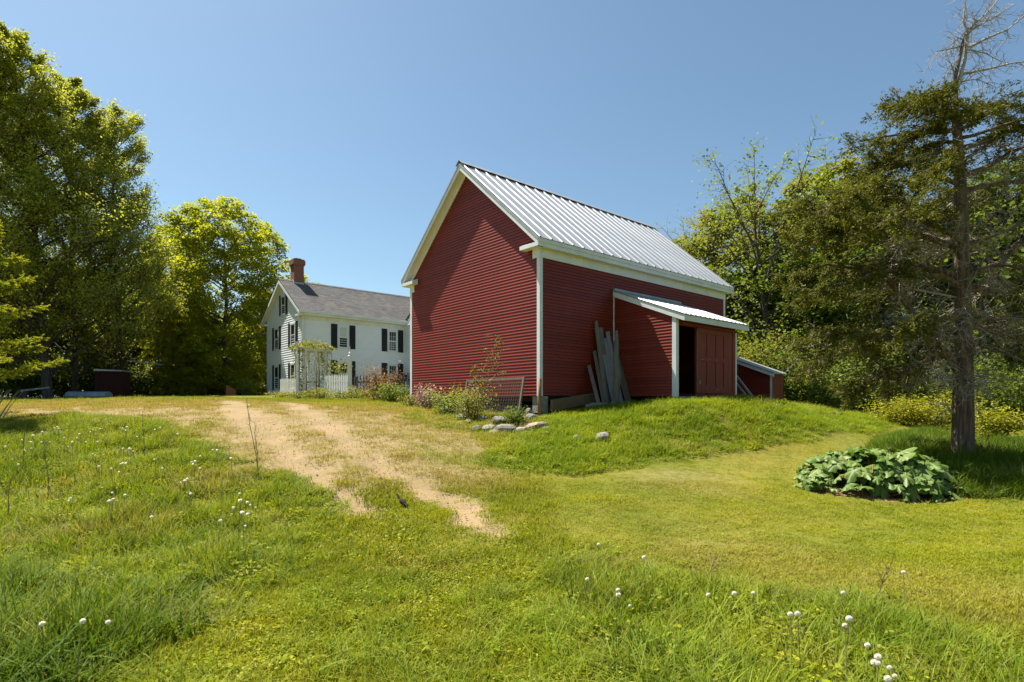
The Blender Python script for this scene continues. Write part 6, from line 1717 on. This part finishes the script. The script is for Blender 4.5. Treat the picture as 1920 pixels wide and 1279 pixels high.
LM = [(32, 872), (45, 826), (52, 830), (61, 830), (50, 845), (46, 846), (59, 842), (75, 830), (92, 830), (104, 803), (84, 811), (103, 801), (110, 805), (136, 830), (152, 814), (170, 811), (178, 806), (190, 805), (144, 823), (160, 829), (181, 830), (235, 808), (235, 802), (228, 804),
      (175, 853), (181, 855), (190, 854), (188, 875), (213, 880), (221, 871), (228, 870), (232, 870), (228, 885), (233, 842), (247, 842), (247, 848), (304, 879), (293, 862), (357, 868), (365, 866), (372, 880), (358, 872), (348, 903), (355, 900), (338, 905), (355, 929), (436, 861), (374, 857), (400, 844), (403, 846),
      (137, 940), (130, 935), (206, 938), (203, 926), (208, 942), (229, 932), (292, 971), (448, 940), (454, 927), (458, 943), (439, 953), (458, 962), (462, 964), (478, 954), (408, 978), (446, 963), (469, 948), (456, 987),
      (20, 862), (12, 838), (120, 822), (66, 818), (126, 838), (260, 820), (290, 806), (300, 803), (330, 815)]
for i, (u, v) in enumerate(LM):
    dandelion(u, v, 'white dandelion seed head among the long grass of the left meadow', 'dandelions in the left meadow', None, random.uniform(0.85, 1.15), i % 3)
for i, (u, v, lb) in enumerate(((83, 1174, 'leftmost of three near dandelion seed heads in the lower left grass'), (143, 1170, 'middle of three near dandelion seed heads in the lower left grass'), (201, 1168, 'rightmost of three near dandelion seed heads in the lower left grass'))):
    dandelion(u, v, lb, 'dandelions in the lower left grass', None, 1.0, i)
for i, (u, v) in enumerate([(1120, 1024), (1208, 1046), (1106, 1092), (1163, 1118), (1156, 1107), (1190, 1140), (1324, 1118), (1418, 1114), (1371, 1112), (1486, 1156), (1502, 1153), (1570, 1112), (1587, 1161), (1588, 1183), (1624, 1218), (1644, 1239), (1636, 1257), (1652, 1254), (1664, 1256), (1697, 1079), (1680, 1276), (1660, 1277)]):
    dandelion(u, v, 'white dandelion seed head standing in the grass of the right foreground', 'dandelions in the right foreground', None, random.uniform(0.8, 1.05), i % 3)

# dead weed stalks in the left meadow
for i, (u0, v0, u1, v1, lb) in enumerate(((487, 905, 462, 748, 'tallest bare brown weed stalk beside the sandy track'), (483, 880, 478, 790, 'shorter bare stalk beside the tallest one at the track'), (270, 865, 268, 770, 'thin dark upright stalk in the middle of the left meadow'),
                                          (92, 935, 84, 825, 'thin bare stalk near the left edge of the meadow'), (12, 985, 20, 900, 'reddish brown stalk at the very left edge of the meadow'), (40, 900, 48, 795, 'bare stalk at the upper left of the meadow'), (1330, 1120, 1338, 1050, 'thin dry stalk at the edge of the right foreground grass'), (1640, 1125, 1670, 1060, 'bent thin dry stalk above the right foreground grass'))):
    b0 = hit(u0, v0); top = pix(u1, v1, b0.y); d = top - b0
    mb = MB(); pts = [Vector((0, 0, -0.05)), d*0.35 + Vector((0.01, 0, 0)), d*0.7 - Vector((0.012, 0, 0)), d]
    mb.tube(pts, [0.006, 0.005, 0.004, 0.0025], 4, cap=False)
    rg = np.random.default_rng(i)
    for q in range(9):
        s = rg.uniform(0.3, 0.98); p = d*s; e = p + Vector((rg.normal(0, 0.05), rg.normal(0, 0.05), rg.uniform(0.05, 0.14))); mb.tube([p, e], [0.003, 0.0015], 3, cap=False)
    o = mb.build('dead_stalk', M['stalk'], None, loc=b0); tag(o, lb, 'stalk', 'dead weed stalks')

# ------------------------------------------------------------------ the bird pecking on the track
import bmesh
B = hit(756, 952)
bird = empty('bird', B, 0.0, 'small dark bird pecking in the grass between the two ruts', 'bird')
def body_mesh():
    # body from raised rump (upper left) to lowered head (lower right), along the bird's own axis x
    ax = [(-0.075, 0.105, 0.012), (-0.055, 0.092, 0.024), (-0.02, 0.072, 0.036), (0.02, 0.052, 0.037), (0.05, 0.038, 0.028), (0.072, 0.030, 0.022), (0.09, 0.027, 0.021), (0.104, 0.022, 0.012), (0.118, 0.012, 0.004), (0.128, 0.006, 0.001)]
    mb = MB(); mb.tube([(x, 0, z) for x, z, r in ax], [r for x, z, r in ax], 12); return mb
body_mesh().build('body', M['bird'], bird, smooth=True)
tl = MB(); tl.add([(-0.06, -0.012, 0.10), (-0.06, 0.012, 0.10), (-0.155, 0.020, 0.165), (-0.155, -0.020, 0.165), (-0.06, -0.012, 0.092), (-0.06, 0.012, 0.092), (-0.155, 0.020, 0.160), (-0.155, -0.020, 0.160)], [(0,1,2,3), (7,6,5,4), (0,4,5,1), (1,5,6,2), (2,6,7,3), (3,7,4,0)]); tl.build('tail', M['bird'], bird)
for s in (-1, 1):
    MB().add([(0.03, s*0.034, 0.06), (-0.03, s*0.040, 0.085), (-0.09, s*0.018, 0.115), (-0.02, s*0.038, 0.055), (0.03, s*0.037, 0.055), (-0.05, s*0.030, 0.075)], [(0, 1, 2, 5, 3, 4)]).build('wing', M['bird'], bird)
    MB().tube([(0.0, s*0.014, 0.04), (0.005, s*0.015, 0.02), (0.0, s*0.016, 0.0), (0.02, s*0.018, -0.002)], [0.004, 0.0025, 0.002, 0.0015], 5).build('leg', M['stalk'], bird)
bird.rotation_euler = (0, 0, -0.75); bird.scale = (0.92,)*3
